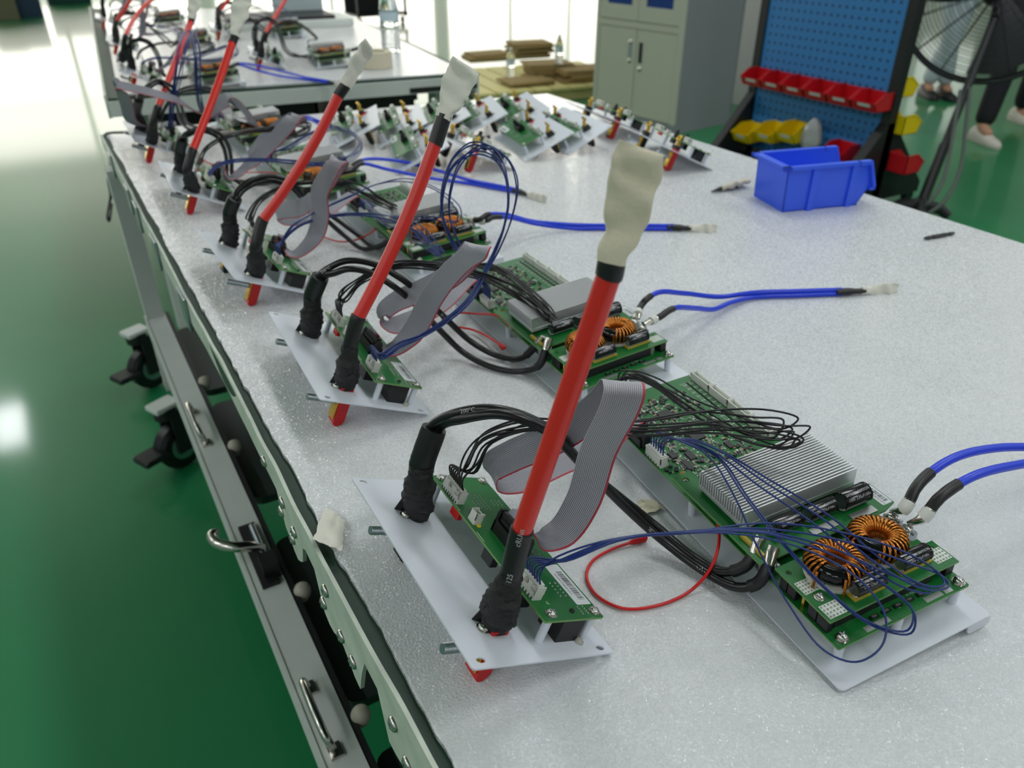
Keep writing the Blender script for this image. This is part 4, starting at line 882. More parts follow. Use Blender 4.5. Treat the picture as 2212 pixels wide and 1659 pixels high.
# ---------------------------------------------------------------- small things on the near bench
def blue_bin():
    p0 = at(1690, 459, 0); p1 = at(1850, 443, 0); pb = at(1612, 425, 0)
    ex = (p1-p0).normalized(); ey = V((-ex.y, ex.x, 0)); M = Matrix.Translation(p0) @ Matrix((ex, ey, V((0, 0, 1)))).transposed().to_4x4()
    Lb, Wb, Hb = (p1-p0).length*1.0, abs((pb-p0).dot(ey)), .078
    o = thing('storage_bin', 'bright blue open plastic storage bin with slanted front', 'storage bin', M); bl = mat('blue_plastic', '3560F0', .32); t = .0025
    fl = .62
    mb = MB(); mb.box(0, Lb, 0, Wb, 0, t)
    mb.rings([[V(p) for p in ((-.004, y, Hb), (0, y, 0), (Lb*.98, y, 0), (Lb*1.12, y, Hb*.42), (Lb*1.05, y, Hb*.98), (Lb*.9, y, Hb))] for y in (0, t)])
    mb.rings([[V(p) for p in ((-.004, y, Hb), (0, y, 0), (Lb*.98, y, 0), (Lb*1.12, y, Hb*.42), (Lb*1.05, y, Hb*.98), (Lb*.9, y, Hb))] for y in (Wb-t, Wb)])
    mb.rings([[V((x, y, z)) for x, z in ((-.004, Hb), (0, 0), (t, 0), (t-.004, Hb))] for y in (0, Wb)])
    mb.rings([[V((x, y, z)) for x, z in ((Lb*.98, 0), (Lb*1.12, Hb*.42), (Lb*1.12-t, Hb*.42), (Lb*.98-t, 0))] for y in (0, Wb)]); mm1(mb, 'bin_body', bl, o)
    rim = MB(); r_ = .007
    rim.box(-.014, .0, -r_, Wb+r_, Hb-.003, Hb+.003)
    for y0, y1 in ((-r_, .003), (Wb-.003, Wb+r_)):
        rim.box(-.014, Lb*.9, y0, y1, Hb-.003, Hb+.003)
        rim.rings([[V(p) for p in ((Lb*.88, y, Hb+.003), (Lb*1.055, y, Hb+.003), (Lb*1.17, y, Hb*.47), (Lb*1.17, y, Hb*.36), (Lb*1.15, y, Hb*.36), (Lb*1.04, y, Hb-.004), (Lb*.88, y, Hb-.004))] for y in (y0, y1)])
    rim.box(Lb*1.10, Lb*1.17, -r_, Wb+r_, Hb*.36, Hb*.42); mm1(rim, 'bin_rim', bl, o)
    for x in (.3, .82):
        mm1(MB().box(Lb*x, Lb*x+.012, -.0045, .001, 0, Hb), 'bin_rib', bl, o); mm1(MB().box(Lb*x, Lb*x+.012, Wb-.001, Wb+.0045, 0, Hb), 'bin_rib', bl, o)
def mm1(mb, n, m, o, s=30): return mb.build(n, m, o, s)
blue_bin()
a, b = at(1996, 515, .0034), at(2062, 503, .0034); u = (b-a).normalized(); Lq = (b-a).length
bit = MB(); bit.tube([a, a+u*.002, a+u*.008, a+u*.013, a+u*.0135, a+u*.018, a+u*.0185, a+u*(Lq-.0185), a+u*(Lq-.018), a+u*(Lq-.0135), a+u*(Lq-.013), a+u*(Lq-.008), a+u*(Lq-.002), b], [.0012, .0022, .003, .0032, .0022, .0022, .0034, .0034, .0022, .0022, .0032, .003, .0022, .0012], 6)
tag(bit.build('screwdriver_bit', black_plastic, None, 25, a), 'short black double ended screwdriver bit lying on the foam', 'screwdriver bit')
def scrap(label, corners, seed, m=masking_white, th=.0006):
    c = [V(q) for q in corners]; n = 9; org = sum(c, V())/4; top = []; mb = MB()
    for j in range(n):
        for i in range(n):
            u, v = i/(n-1), j/(n-1); p = c[0].lerp(c[1], u).lerp(c[3].lerp(c[2], u), v)
            q = V((u*2.3+seed, v*2.3, seed)); e = 1 if i in (0, n-1) or j in (0, n-1) else 0
            p = p+V((noise.noise(q*3)*.003*e, noise.noise(q*3+V((5, 0, 0)))*.003*e, abs(noise.noise(q*1.2))*.006)); top.append(p-org)
    N = n*n; fs = [(j*n+i, j*n+i+1, j*n+n+i+1, j*n+n+i) for j in range(n-1) for i in range(n-1)]
    mb.add(top, fs); mb.add([p-V((0, 0, th)) for p in top], [tuple(reversed(f)) for f in fs])
    rim = [i for i in range(n)]+[j*n+n-1 for j in range(1, n)]+[N-1-i for i in range(1, n)]+[(n-1-j)*n for j in range(1, n-1)]
    mb.f += [(rim[k], rim[(k+1) % len(rim)], rim[(k+1) % len(rim)]+N, rim[k]+N) for k in range(len(rim))]; mb.m += [0]*len(rim)
    o = mb.build('tape_scrap', m, None, 40); o.location = org; tag(o, label, 'tape scrap', 'torn bits of masking tape')
    return o
scrap('torn pale tape scrap stuck over the cream bench rail', [at(702, 1097, .002), at(745, 1125, .003), at(740, 1192, .006), at(676, 1170, .006)], 1)
scrap('crumpled cream tape scrap on the foam beside the nearest tray', [at(1375, 1085, .002), at(1412, 1080, .002), at(1438, 1100, .002), at(1392, 1112, .002)], 4, masking)
# taped lead end by the blue bin
a, b, c_ = at(1537, 414, .004), at(1562, 406, .006), at(1612, 392, .009)
o = thing('taped_cable_end', 'loose cable end wrapped in cream tape lying behind the blue bin', 'cable end', Matrix.Translation(a))
MB().tube([p-a for p in (a, a.lerp(b, .5), b)], [.0015, .004, .006], 12, flat=.7, up=RT).build('end_sleeve', shrink, o)
flag_mesh([p-a for p in (b.lerp(a, .2), b.lerp(c_, .4), c_)], .006, .011, .005, .005, RT*.3-FW, 7).build('masking_tape_end', masking, o, 50)
# ---------------------------------------------------------------- far workbench and what stands on it
fpoly = [(.165, 2.62), (1.285, 2.45), (1.56, 4.55), (.38, 5.45)]
fb_ = bench('second foam topped workbench standing end to end behind the first', fpoly); FO = V((fpoly[0][0], fpoly[0][1], FLOOR_Z))
def fpart(mb, n, m, s=30):
    mb.v = [tuple(V(p)-FO) for p in mb.v]; return mb.build(n, m, fb_, s)
d1 = (V(fpoly[1]+(0,))-V(fpoly[0]+(0,))).normalized(); n1 = V((d1.y, -d1.x, 0))
def slab_along(p, q, off, th, z0, z1):
    d = (q-p).normalized(); n = V((d.y, -d.x, 0)); mb = MB(); mb.add([p+n*off, q+n*off, q+n*(off+th), p+n*(off+th)], []) if False else None
    c = [p+n*off, q+n*off, q+n*(off+th), p+n*(off+th)]; mb.add([V((v.x, v.y, z)) for z in (z0, z1) for v in c], [(3, 2, 1, 0), (4, 5, 6, 7), (0, 1, 5, 4), (1, 2, 6, 5), (2, 3, 7, 6), (3, 0, 4, 7)]); return mb
fv = [V(p+(0,)) for p in fpoly]
fpart(slab_along(fv[0], fv[1], 0, .012, -.055, -.012), 'front_fascia', bench_grey, 0)
fpart(slab_along(fv[0]+d1*.9, fv[1], .012, .004, -.05, -.035), 'fascia_strip', dark_steel, 0)
fpart(slab_along(fv[3], fv[0], 0, .008, -.06, .004), 'edge_rail', rail_m, 0)
fpart(slab_along(fv[1], fv[2], 0, .012, -.085, -.01), 'side_fascia', bench_grey, 0)
for q in (fv[0]+d1*.06-n1*.1, fv[1]-d1*.1-n1*.1, fv[3]+V((.1, -.2, 0)), fv[2]+V((-.1, -.1, 0))):
    lg = MB(); lg.box(q.x-.03, q.x+.03, q.y-.03, q.y+.03, FLOOR_Z, -.034); fpart(lg, 'leg', bench_grey, 0)
sh_ = MB(); plate(sh_, [(.25, 2.9), (1.2, 2.75), (1.45, 4.4), (.45, 5.2)], [], -.5, -.48); fpart(sh_, 'lower_shelf', dark_steel, 0)
fe = MB(); cr = [fv[0]+V((.035, .03, 0)), fv[1]+V((-.09, .015, 0)), fv[1]+V((-.02, .06, 0)), fv[2]+V((-.01, 0, 0)), fv[3]+V((.06, 0, 0))]
plate(fe, [(p.x, p.y) for p in cr], [], -.0045, 0)
tag(fe.build('foam_sheet', foam, None, 0), 'white foam sheet covering the second workbench at the back', 'foam sheet')
# dark boxes added on its shelf in place of black drapes and cloth
for lab, (x, y, z), s in (('dark grey box standing in for black drapes under the second workbench', (.58, 3.05, -.478), (.56, .36, .40)), ('black stand-in box beside the grey one under the second workbench', (1.07, 3.0, -.478), (.3, .34, .36))):
    o = thing('crate', lab, 'crate', Matrix.Translation((x, y, z)), 'stand-in boxes under the second bench')
    b = MB(); t = .012; X, Y, Zc = s[0]/2, s[1]/2, s[2]; b.box(-X, X, -Y, Y, 0, t); b.box(-X, X, -Y, -Y+t, 0, Zc); b.box(-X, X, Y-t, Y, 0, Zc); b.box(-X, -X+t, -Y, Y, 0, Zc); b.box(X-t, X, -Y, Y, 0, Zc); b.build('stand_in_body', dark_steel, o)
    b = MB(); b.box(-X-.01, X+.01, -Y-.01, -Y, Zc-.03, Zc); b.box(-X-.01, X+.01, Y, Y+.01, Zc-.03, Zc); b.box(-X-.01, -X, -Y, Y, Zc-.03, Zc); b.box(X, X+.01, -Y, Y, Zc-.03, Zc); b.build('stand_in_rim', black_plastic, o)
# copies of whole units on the second bench, rows told apart by where they stand
def unit_objs(i): return [o for o in D.objects if o.parent is None and o.get('label', '').endswith(ORD[i])]
def place_unit(i, panel_px, yaw, where, parts, lift=0):
    M = panel_frame(panel_px, yaw) @ PF[i].inverted()
    pos = M.translation
    for o in unit_objs(i):
        if o.name.split('.')[0] in parts:
            dup(o, M, o['label'].replace(ORD[i], where).replace('along the bench edge, ', '').replace(' on white tray with silver heat sink,', ' on a tray'), (o.get('group') or '')+' on the second bench')
ALL = ('terminal_panel', 'converter_board', 'red_power_cable', 'black_power_cable', 'black_wire_harness', 'blue_wire_harness', 'ribbon_cable', 'blue_output_cable')
NOB = tuple(a for a in ALL if a != 'blue_output_cable')
place_unit(3, (262, 158), 5, 'front left on the second bench', tuple(a for a in ALL if a != 'red_power_cable'))
place_unit(2, (228, 88), 7, 'left rear on the second bench', NOB)
place_unit(1, (205, 38), 6, 'far left on the second bench', tuple(a for a in NOB if a != 'red_power_cable'))
place_unit(4, (540, 118), 12, 'front right on the second bench', tuple(a for a in ALL if a != 'blue_wire_harness'))
place_unit(2, (455, 60), 10, 'back right on the second bench', NOB)
b_ = at(264, 130, .06)
red_cable('thick red cable bending to the right, front left on the second bench', b_, at(266, 108, .10), at(270, 80, .14), at_d(336, -8, 2.62), at_d(350, -30, 2.6), at_d(372, -70, 2.6), bow=RT*-.012+UP*.004, grp='red cables on the second bench')
# tape roll with a clear bottle on the far bench
tp = at(815, 152, 0); d0 = (at(852, 150, 0)-at(778, 152, 0)).length/2
tr = MB(); rs = [[V((r*math.cos(a), r*math.sin(a), z)) for r, z in ((d0, .001), (d0, .052), (d0*.62, .052), (d0*.62, .001))] for a in [2*math.pi*i/40 for i in range(40)]]
tr.rings(rs, close=True); o = tr.build('tape_roll', masking, None, 40); o.location = tp+V((.02, .06, 0)); tag(o, 'roll of cream masking tape lying flat on the second bench', 'tape roll')
def bottle(label, base, h, r, m, cap, grp=None):
    o = thing('water_bottle', label, 'bottle', Matrix.Translation(base), grp); b = MB(); pr = [(r*.3, .004), (r*.85, 0), (r, h*.03)]
    for k in range(9): z = h*(.06+.035*k); pr += [(r, z), (r*.93, z+h*.012), (r, z+h*.024)]
    pr += [(r, h*.45), (r, h*.62), (r*.9, h*.74), (r*.5, h*.88), (r*.36, h*.9), (r*.36, h*.955)]
    b.lathe(pr, n=26); b.build('bottle_body', m, o, 50); MB().lathe([(r*.42, h*.93), (r*.43, h), (r*.2, h*1.003)], n=18).build('bottle_cap', cap, o, 40)
    MB().lathe([(r*1.005, h*.47), (r*1.005, h*.6)], n=26, cap=False).build('bottle_label', mat('film_label', 'C9DCE4', .3), o, 60)
    return o
clear = mat('clear_plastic', 'F2F6F6', .06, trans=1.0)
bottle('tall clear water bottle standing by the tape roll on the second bench', at(846, 112, 0)+V((.0, .0, .0)), .235, .036, clear, conn_white)
# grey instrument tray and black trolley at the back of the far bench
tb = at(665, 62, 0); o = thing('instrument_case', 'flat grey case with a black top at the back of the second bench', 'case', Matrix.Translation(tb) @ Matrix.Rotation(-.12, 4, 'Z'))
MB().bbox(-.38, .22, 0, .32, .002, .035, .006).build('case_body', bench_grey, o); MB().bbox(-.36, .14, .03, .32, .035, .05, .004).build('case_lid', black_plastic, o); MB().bbox(-.1, .14, .3, .34, .05, .26, .006).build('case_screen', mat('pale_screen', 'B9C6C9', .3), o)
o = thing('trolley', 'black steel trolley standing beyond the second workbench', 'trolley', Matrix.Translation(at(790, 60, -.8)+V((0.35, .5, 0))))
b = MB(); [b.box(x, x+.03, y, y+.03, .08, .95) for x in (-.35, .32) for y in (-.25, .22)]; b.build('trolley_frame', dark_steel, o)
for z in (.1, .5, .92): MB().box(-.36, .36, -.26, .26, z, z+.03).build('trolley_shelf', dark_steel, o)
MB().box(-.34, .34, .2, .22, .13, .92).build('trolley_back', dark_steel, o)
for x in (-.3, .3):
    for y in (-.2, .2): MB().cyl((x-.015, y, .04), (x+.015, y, .04), .04, 16).build('trolley_wheel', black_rubber, o)
# ---------------------------------------------------------------- cardboard on a yellow pallet, bottles on the floor
card = mat('corrugated_cardboard', 'A08856', .8, var=.15, scale=30); pal_y = mat('yellow_pallet', 'DCD08A', .55)
pc = at(1180, 168, -.72)
o = thing('pallet', 'low yellow pallet under the cardboard stacks', 'pallet', Matrix.Translation((pc.x, pc.y, FLOOR_Z)) @ Matrix.Rotation(math.radians(-8), 4, 'Z'))
b = MB()
for i in range(9): b = MB(); b.box(-.8+i*.155, -.665+i*.155, -.55, .55, .08, .1); b.build('deck_board', pal_y, o, 0)
for y in (-.5, 0, .42): MB().box(-.8, .575, y, y+.08, 0, .08).build('bearer', pal_y, o, 0)
rc = random.Random(4); HE = [('left', 1050, 128, 3), ('middle', 1140, 122, 7), ('central', 1185, 165, 6), ('right', 1258, 172, 5), ('front', 1140, 180, 2)]
for nm, x, y, k in HE:
    hp = o.matrix_basis.inverted() @ at(x, y, FLOOR_Z+.1); x, y = hp.x, hp.y
    for i in range(k):
        M = o.matrix_basis @ Matrix.Translation((x+rc.uniform(-.03, .03), y+rc.uniform(-.03, .03), .1+i*.0185)) @ Matrix.Rotation(rc.uniform(-.12, .12), 4, 'Z')
        s = MB(); s.box(-.19, .19, -.14, .14, .0005, .018); q = s.build('cardboard_sheet', card, None, 0); q.matrix_basis = M
        tag(q, 'brown cardboard sheet in the %s stack on the yellow pallet' % nm, 'cardboard sheet', 'cardboard sheets in the %s stack' % nm)
bottle('clear water bottle on the yellow pallet left of the cardboard stacks', at(1103, 168, -.7), .23, .036, clear, conn_white); bottle('clear water bottle among the cardboard near the cabinet', at(1207, 142, -.60), .23, .034, clear, conn_white)
# ---------------------------------------------------------------- steel cabinet
ca, cb = V((3.456, 4.766, FLOOR_Z)), V((3.553, 3.988, FLOOR_Z)); ey = (ca-cb).normalized(); ex = V((ey.y, -ey.x, 0)); CM = Matrix.Translation(cb) @ Matrix((ex, ey, V((0, 0, 1)))).transposed().to_4x4()
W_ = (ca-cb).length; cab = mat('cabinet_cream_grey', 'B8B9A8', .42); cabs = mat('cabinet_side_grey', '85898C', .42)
o = thing('steel_cabinet', 'tall pale grey two door steel cabinet with glazed upper doors', 'cabinet', CM); zs = .624
b = MB(); dp = .58
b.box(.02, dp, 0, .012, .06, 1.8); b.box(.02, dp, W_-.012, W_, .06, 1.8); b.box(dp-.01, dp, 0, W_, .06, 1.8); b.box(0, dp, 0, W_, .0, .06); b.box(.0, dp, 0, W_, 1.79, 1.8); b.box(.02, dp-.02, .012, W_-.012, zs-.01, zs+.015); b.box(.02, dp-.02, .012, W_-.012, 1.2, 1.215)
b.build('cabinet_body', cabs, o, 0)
fr = MB(); fr.box(-.003, .02, 0, .035, .06, 1.8); fr.box(-.003, .02, W_-.035, W_, .06, 1.8); fr.box(-.003, .02, .035, W_-.035, zs-.015, zs+.025); fr.box(-.003, .02, .035, W_-.035, 1.75, 1.8); fr.build('front_frame', cab, o, 0)
for k, (y0, y1) in enumerate(((.037, W_/2-.002), (W_/2+.002, W_-.037))):
    d = MB(); d.bbox(-.001, .018, y0, y1, .065, zs-.02, .003); dd = d.build('lower_door', cab, o, 30)
    yh = y1-.045 if k == 0 else y0+.05
    h = MB(); h.box(-.004, .0, yh-.016, yh+.016, .405, .53); h.build('handle_recess', black_plastic if k == 0 else zinc, dd, 0)
    for z in ((.367,) if k == 0 else (.41, .525)): MB().lathe([(.016, -.006), (.018, 0), (.012, .006), (.004, .008)], n=16, M=Matrix.Translation((-.002, yh, z)) @ Matrix.Rotation(-math.pi/2, 4, 'Y')).build('door_lock', steel, dd, 50)
    d = MB(); d.box(-.001, .018, y0, y0+.06, zs+.03, 1.745); d.box(-.001, .018, y1-.06, y1, zs+.03, 1.745); d.box(-.001, .018, y0+.06, y1-.06, zs+.03, zs+.12); d.box(-.001, .018, y0+.06, y1-.06, 1.68, 1.745); ud = d.build('upper_door', cab, o, 0)
    MB().box(.008, .012, y0+.06, y1-.06, zs+.12, 1.68).build('door_glass', mat('blue_tinted_glass', '2B4E9C', .08, trans=.35), ud, 0)
pil = MB(); PX0, PY0 = 4.62, 4.75; pil.box(PX0, PX0+.5, PY0-.8, PY0, FLOOR_Z, 2.9); struct(pil.build('wall_pillar', mat('white_pillar', 'BFC1BE', .6), None, 0))
# ---------------------------------------------------------------- pegboard rack with bins
XB = 3.38; pbl, pbr = at_x(1636, 200, XB), at_x(1898, 300, XB); yl, yr = pbl.y, pbr.y
rk = thing('pegboard_rack', 'black framed rack with a blue perforated back panel', 'rack', Matrix.Translation((XB, yr, FLOOR_Z))); RO = V((XB, yr, FLOOR_Z))
peg = D.materials.new('blue_pegboard'); peg.use_nodes = True; nt = peg.node_tree; bs = nt.nodes['Principled BSDF']; bs.inputs['Roughness'].default_value = .45
tc = nt.nodes.new('ShaderNodeTexCoord'); sp = nt.nodes.new('ShaderNodeSeparateXYZ'); nt.links.new(tc.outputs['Object'], sp.inputs[0]); ds = []
for ax, per in (('Y', .040), ('Z', .040)):
    m1 = nt.nodes.new('ShaderNodeMath'); m1.operation = 'PINGPONG'; m1.inputs[1].default_value = per/2; nt.links.new(sp.outputs[ax], m1.inputs[0])
    m2 = nt.nodes.new('ShaderNodeMath'); m2.operation = 'LESS_THAN'; m2.inputs[1].default_value = .0062; nt.links.new(m1.outputs[0], m2.inputs[0]); ds.append(m2)
mu = nt.nodes.new('ShaderNodeMath'); mu.operation = 'MULTIPLY'; nt.links.new(ds[0].outputs[0], mu.inputs[0]); nt.links.new(ds[1].outputs[0], mu.inputs[1])
mx = nt.nodes.new('ShaderNodeMix'); mx.data_type = 'RGBA'; mx.inputs[6].default_value = rgb('2F78B8'); mx.inputs[7].default_value = rgb('0D2748'); nt.links.new(mu.outputs[0], mx.inputs['Factor']); nt.links.new(mx.outputs[2], bs.inputs['Base Color'])
WR = yl-yr
for z0, z1 in ((.14, .62), (.62, 1.12), (1.12, 1.62)): MB().bbox(-.012, 0, .0, WR, z0, z1, .003).build('pegboard_panel', peg, rk, 0)
for y in (-.05, WR):
    u = MB(); u.box(-.02, .03, y, y+.05, .07, 1.68); u.build('upright', dark_steel, rk, 0)
    u = MB(); u.rings([[V((x, yy, z)) for x, z in ((-.30, .10), (-.02, .42), (.03, .42), (.34, .10), (.34, .05), (-.30, .05))] for yy in (y, y+.05)]); u.build('rack_foot', dark_steel, rk, 0)
    for x in (-.26, .3):
        MB().cyl((x, y+.01, .03), (x, y+.04, .03), .03, 16).build('caster_wheel', black_rubber, rk)
u = MB(); u.box(-.28, .02, 0, WR, .09, .11); u.build('bottom_shelf', dark_steel, rk, 0)
redb = mat('red_bin_plastic', 'C0151F', .38)
def hung_bin(label, p, w, m, grp, flip=1, dpt=.13, h=.075, card=True):
    o = thing('picking_bin', label, 'picking bin', Matrix.Translation(p) @ Matrix.Rotation(0 if flip > 0 else math.pi, 4, 'Z'), grp); t = .003; X = -dpt
    b = MB(); b.box(X*.82, 0, -w/2, w/2, 0, t); b.box(-t, 0, -w/2, w/2, 0, h)
    for y in (-w/2, w/2-t): b.rings([[V((x, yy, z)) for x, z in ((0, 0), (0, h), (X*.55, h), (X, h*.55), (X*.82, 0))] for yy in (y, y+t)])
    b.rings([[V((x, y, z)) for x, z in ((X*.82, 0), (X, h*.55), (X+t, h*.55), (X*.82+t, 0))] for y in (-w/2, w/2)]); b.build('bin_body', m, o, 0)
    for y in (-w/2-.002, w/2-.002):
        b = MB(); b.rings([[V((x, yy, z)) for x, z in ((0, h), (0, h+.005), (X*.55, h+.005), (X*1.03, h*.55), (X, h*.52), (X*.55, h-.003))] for yy in (y, y+.004)]); b.build('bin_rim', m, o, 0)
    if card: b = MB(); b.rings([[V((X*.9-.003, y, h*.28)), V((X*.965-.003, y, h*.46)), V((X*.965-.001, y, h*.46)), V((X*.9-.001, y, h*.28))] for y in (-w*.28, w*.22)]); b.build('label_card', label_white, o, 0)
    return o
bl0, br0 = at_x(1640, 170, XB-.07), at_x(1885, 222, XB-.07); zb = (bl0.z+br0.z)/2-.03
for i in range(6):
    y = bl0.y+(br0.y-bl0.y)*i/5
    hung_bin('red picking bin on the blue pegboard, '+['leftmost of six', 'second from the left', 'third from the left', 'fourth from the left', 'fifth from the left', 'rightmost of six'][i], V((XB-.013, y, zb)), abs(br0.y-bl0.y)/5*.93, redb, 'red picking bins on the pegboard')
for i, px in enumerate((1615, 1665, 1712)):
    q = at_x(px, 300, XB-.09); hung_bin('yellow picking bin low on the pegboard, '+['leftmost', 'in the middle', 'beside the clear bag'][i], V((XB-.013, q.y, q.z-.01)), .115, yellow_m, 'yellow picking bins low on the rack', 1, .15, .085)
q = at_x(1812, 335, XB-.08); hung_bin('red picking bin low on the pegboard behind the blue bin', V((XB-.013, q.y, q.z-.02)), .12, redb, 'low red picking bins')
q = at_x(1752, 300, XB-.08); bg = MB(); rs = []
for k in range(10):
    f = k/9; rad = .055*math.sin(math.pi*(.15+.8*f))+.004; rs.append([V((rad*.7*(1+.35*noise.noise(V((math.cos(a)*1.5, math.sin(a)*1.5, f*3))))*math.cos(a), rad*1.0*(1+.35*noise.noise(V((math.cos(a)*1.5, math.sin(a)*1.5, f*3+9))))*math.sin(a), f*.16-.03)) for a in [2*math.pi*i/16 for i in range(16)]])
bgm = mat('clear_bag_film', 'D9DEDF', .18, trans=.55); bo = bg.rings(rs).build('plastic_bag', bgm, None, 50); bo.location = (XB-.08, q.y, q.z-.03); tag(bo, 'crumpled clear plastic bag hanging between yellow and red bins', 'plastic bag')
for px, py, m, s in ((1950, 192, yellow_m, 'upper small yellow bin hooked on the back of the rack'), (1957, 272, yellow_m, 'lower yellow bin hooked on the back of the rack'), (1962, 357, redb, 'red bin hooked low on the back of the rack')):
    q = at_x(px, py, XB+.10); hung_bin(s, V((XB+.032, q.y+.015, q.z-.03)), .10, m, 'bins on the back of the rack', -1, .13, .085, False)
# ---------------------------------------------------------------- floor fan
fb0 = at(1985, 455, FLOOR_Z+.03); DF = (fb0-EYE).dot(FW); ft = at_d(2148, 40, DF*.965); fc = at_d(2158, -22, DF*.955); Rf = 189*DF*.955/1667
o = thing('floor_fan', 'large black industrial fan on a leaning pole stand', 'fan', Matrix.Translation((fb0.x, fb0.y, FLOOR_Z))); FN = V((fb0.x, fb0.y, FLOOR_Z)); Lc = lambda p: p-FN
MB().tube([Lc(fb0), Lc(fb0.lerp(ft, .35)), Lc(fb0.lerp(ft, .36)), Lc(ft)], [.024, .024, .018, .018], 14).build('fan_pole', dark_steel, o)
b = MB(); [b.tube([V((0, 0, .06)), V((.09*math.cos(a), .09*math.sin(a), .05)), V((.13*math.cos(a), .13*math.sin(a), .022))], [.03, .026, .02], 10) for a in (.6, 2.2, 3.8, 5.3)]; b.build('fan_base', dark_steel, o)
fz = (EYE-fc); fz.z *= .3; fz.normalize(); fx = fz.cross(V((0, 0, 1))).normalized(); fy = fx.cross(fz)
def ringp(r, off, n=48): return [Lc(fc+fz*off+(fx*math.cos(2*math.pi*i/n)+fy*math.sin(2*math.pi*i/n))*r) for i in range(n)]
b = MB(); b.tube(ringp(Rf, 0), .009, 8, close=True); b.tube(ringp(Rf, -.12), .007, 8, close=True)
for k in range(1, 12): b.tube(ringp(Rf*k/12, .05*math.sqrt(1-(k/12)**2)+.0, 40), .0016, 5, close=True); b.tube(ringp(Rf*k/12, -.13-.03*math.sqrt(1-(k/12)**2), 40), .0016, 5, close=True)
for k in range(16):
    a = 2*math.pi*k/16; dv = fx*math.cos(a)+fy*math.sin(a); b.tube([Lc(fc+fz*.05+dv*.05), Lc(fc+fz*.045+dv*Rf*.5), Lc(fc+dv*Rf), Lc(fc-fz*.12+dv*Rf), Lc(fc-fz*.16+dv*Rf*.5), Lc(fc-fz*.16+dv*.06)], .0022, 5)
b.build('fan_cage', black_plastic, o)
for k in range(3):
    a0 = 2*math.pi*k/3; rs = []
    for j in range(9):
        r = Rf*(.12+.8*j/8); wd = .5*(1-.25*j/8); mid = a0+.25*j/8; row = []
        for s_, zz_ in ((-wd, -.085), (-wd*.3, -.06), (wd*.3, -.035), (wd, -.02)): row.append(fc+(fx*math.cos(mid+s_)+fy*math.sin(mid+s_))*r+fz*zz_)
        rs.append([Lc(p) for p in row]+[Lc(p-fz*.003) for p in reversed(row)])
    MB().rings(rs).build('fan_blade', mat('dark_blade', '2A2C2E', .4), o, 50)
MB().cyl(Lc(fc-fz*.30), Lc(fc-fz*.13), .075, 24).cyl(Lc(fc-fz*.13), Lc(fc+fz*.02), .04, 18).build('fan_motor', dark_steel, o)
MB().tube([Lc(ft), Lc(fc-fz*.2)], .02, 10).build('fan_bracket', dark_steel, o)
wcm = mat('grey_hose', '4C5650', .45)
for lab, pts in (('grey hose hanging in a loop beside the fan pole, left one', [(2075, 195), (2062, 270), (2050, 340), (2035, 395), (2005, 440), (1985, 452)]), ('grey hose hanging in a loop beside the fan pole, right one', [(2096, 190), (2086, 280), (2078, 350), (2062, 400), (2035, 440), (2004, 462)])):
    ps = [at_d(x, y, DF*.97) for x, y in pts]; ps[-1] = at(pts[-1][0], pts[-1][1], FLOOR_Z+.05); ps = spline(ps, 8); MBo = MB().tube([p-ps[0] for p in ps], .009, 8).build('hose', wcm, None, 60); MBo.location = ps[0]; tag(MBo, lab, 'hose', 'hoses by the fan')
# ---------------------------------------------------------------- two people standing beyond the rack
skin_m = mat('skin', 'B98A6E', .55); hair_m = mat('dark_hair', '15120F', .6)
def skin_mesh(name, nodes, edges, m, par, sub=2, root=0):
    me = D.meshes.new(name); me.from_pydata([n[0] for n in nodes], edges, []); o = D.objects.new(name, me); C.objects.link(o); o.parent = par; me.materials.append(m)
    mo = o.modifiers.new('skin', 'SKIN'); mo.use_smooth_shade = True
    if not me.skin_vertices: me.attributes.new('skin', 'FLOAT', 'POINT') if False else None
    for i, n in enumerate(nodes):
        sv = me.skin_vertices[0].data[i]; r = n[1]; sv.radius = r if isinstance(r, tuple) else (r, r); sv.use_root = (i == root)
    s = o.modifiers.new('sub', 'SUBSURF'); s.levels = sub; s.render_levels = sub
    dg = bpy.context.evaluated_depsgraph_get(); bpy.context.view_layer.update()
    em = D.meshes.new_from_object(o.evaluated_get(bpy.context.evaluated_depsgraph_get())); em.materials.clear(); em.materials.append(m); o.modifiers.clear(); o.data = em; o.data.name = name
    return o
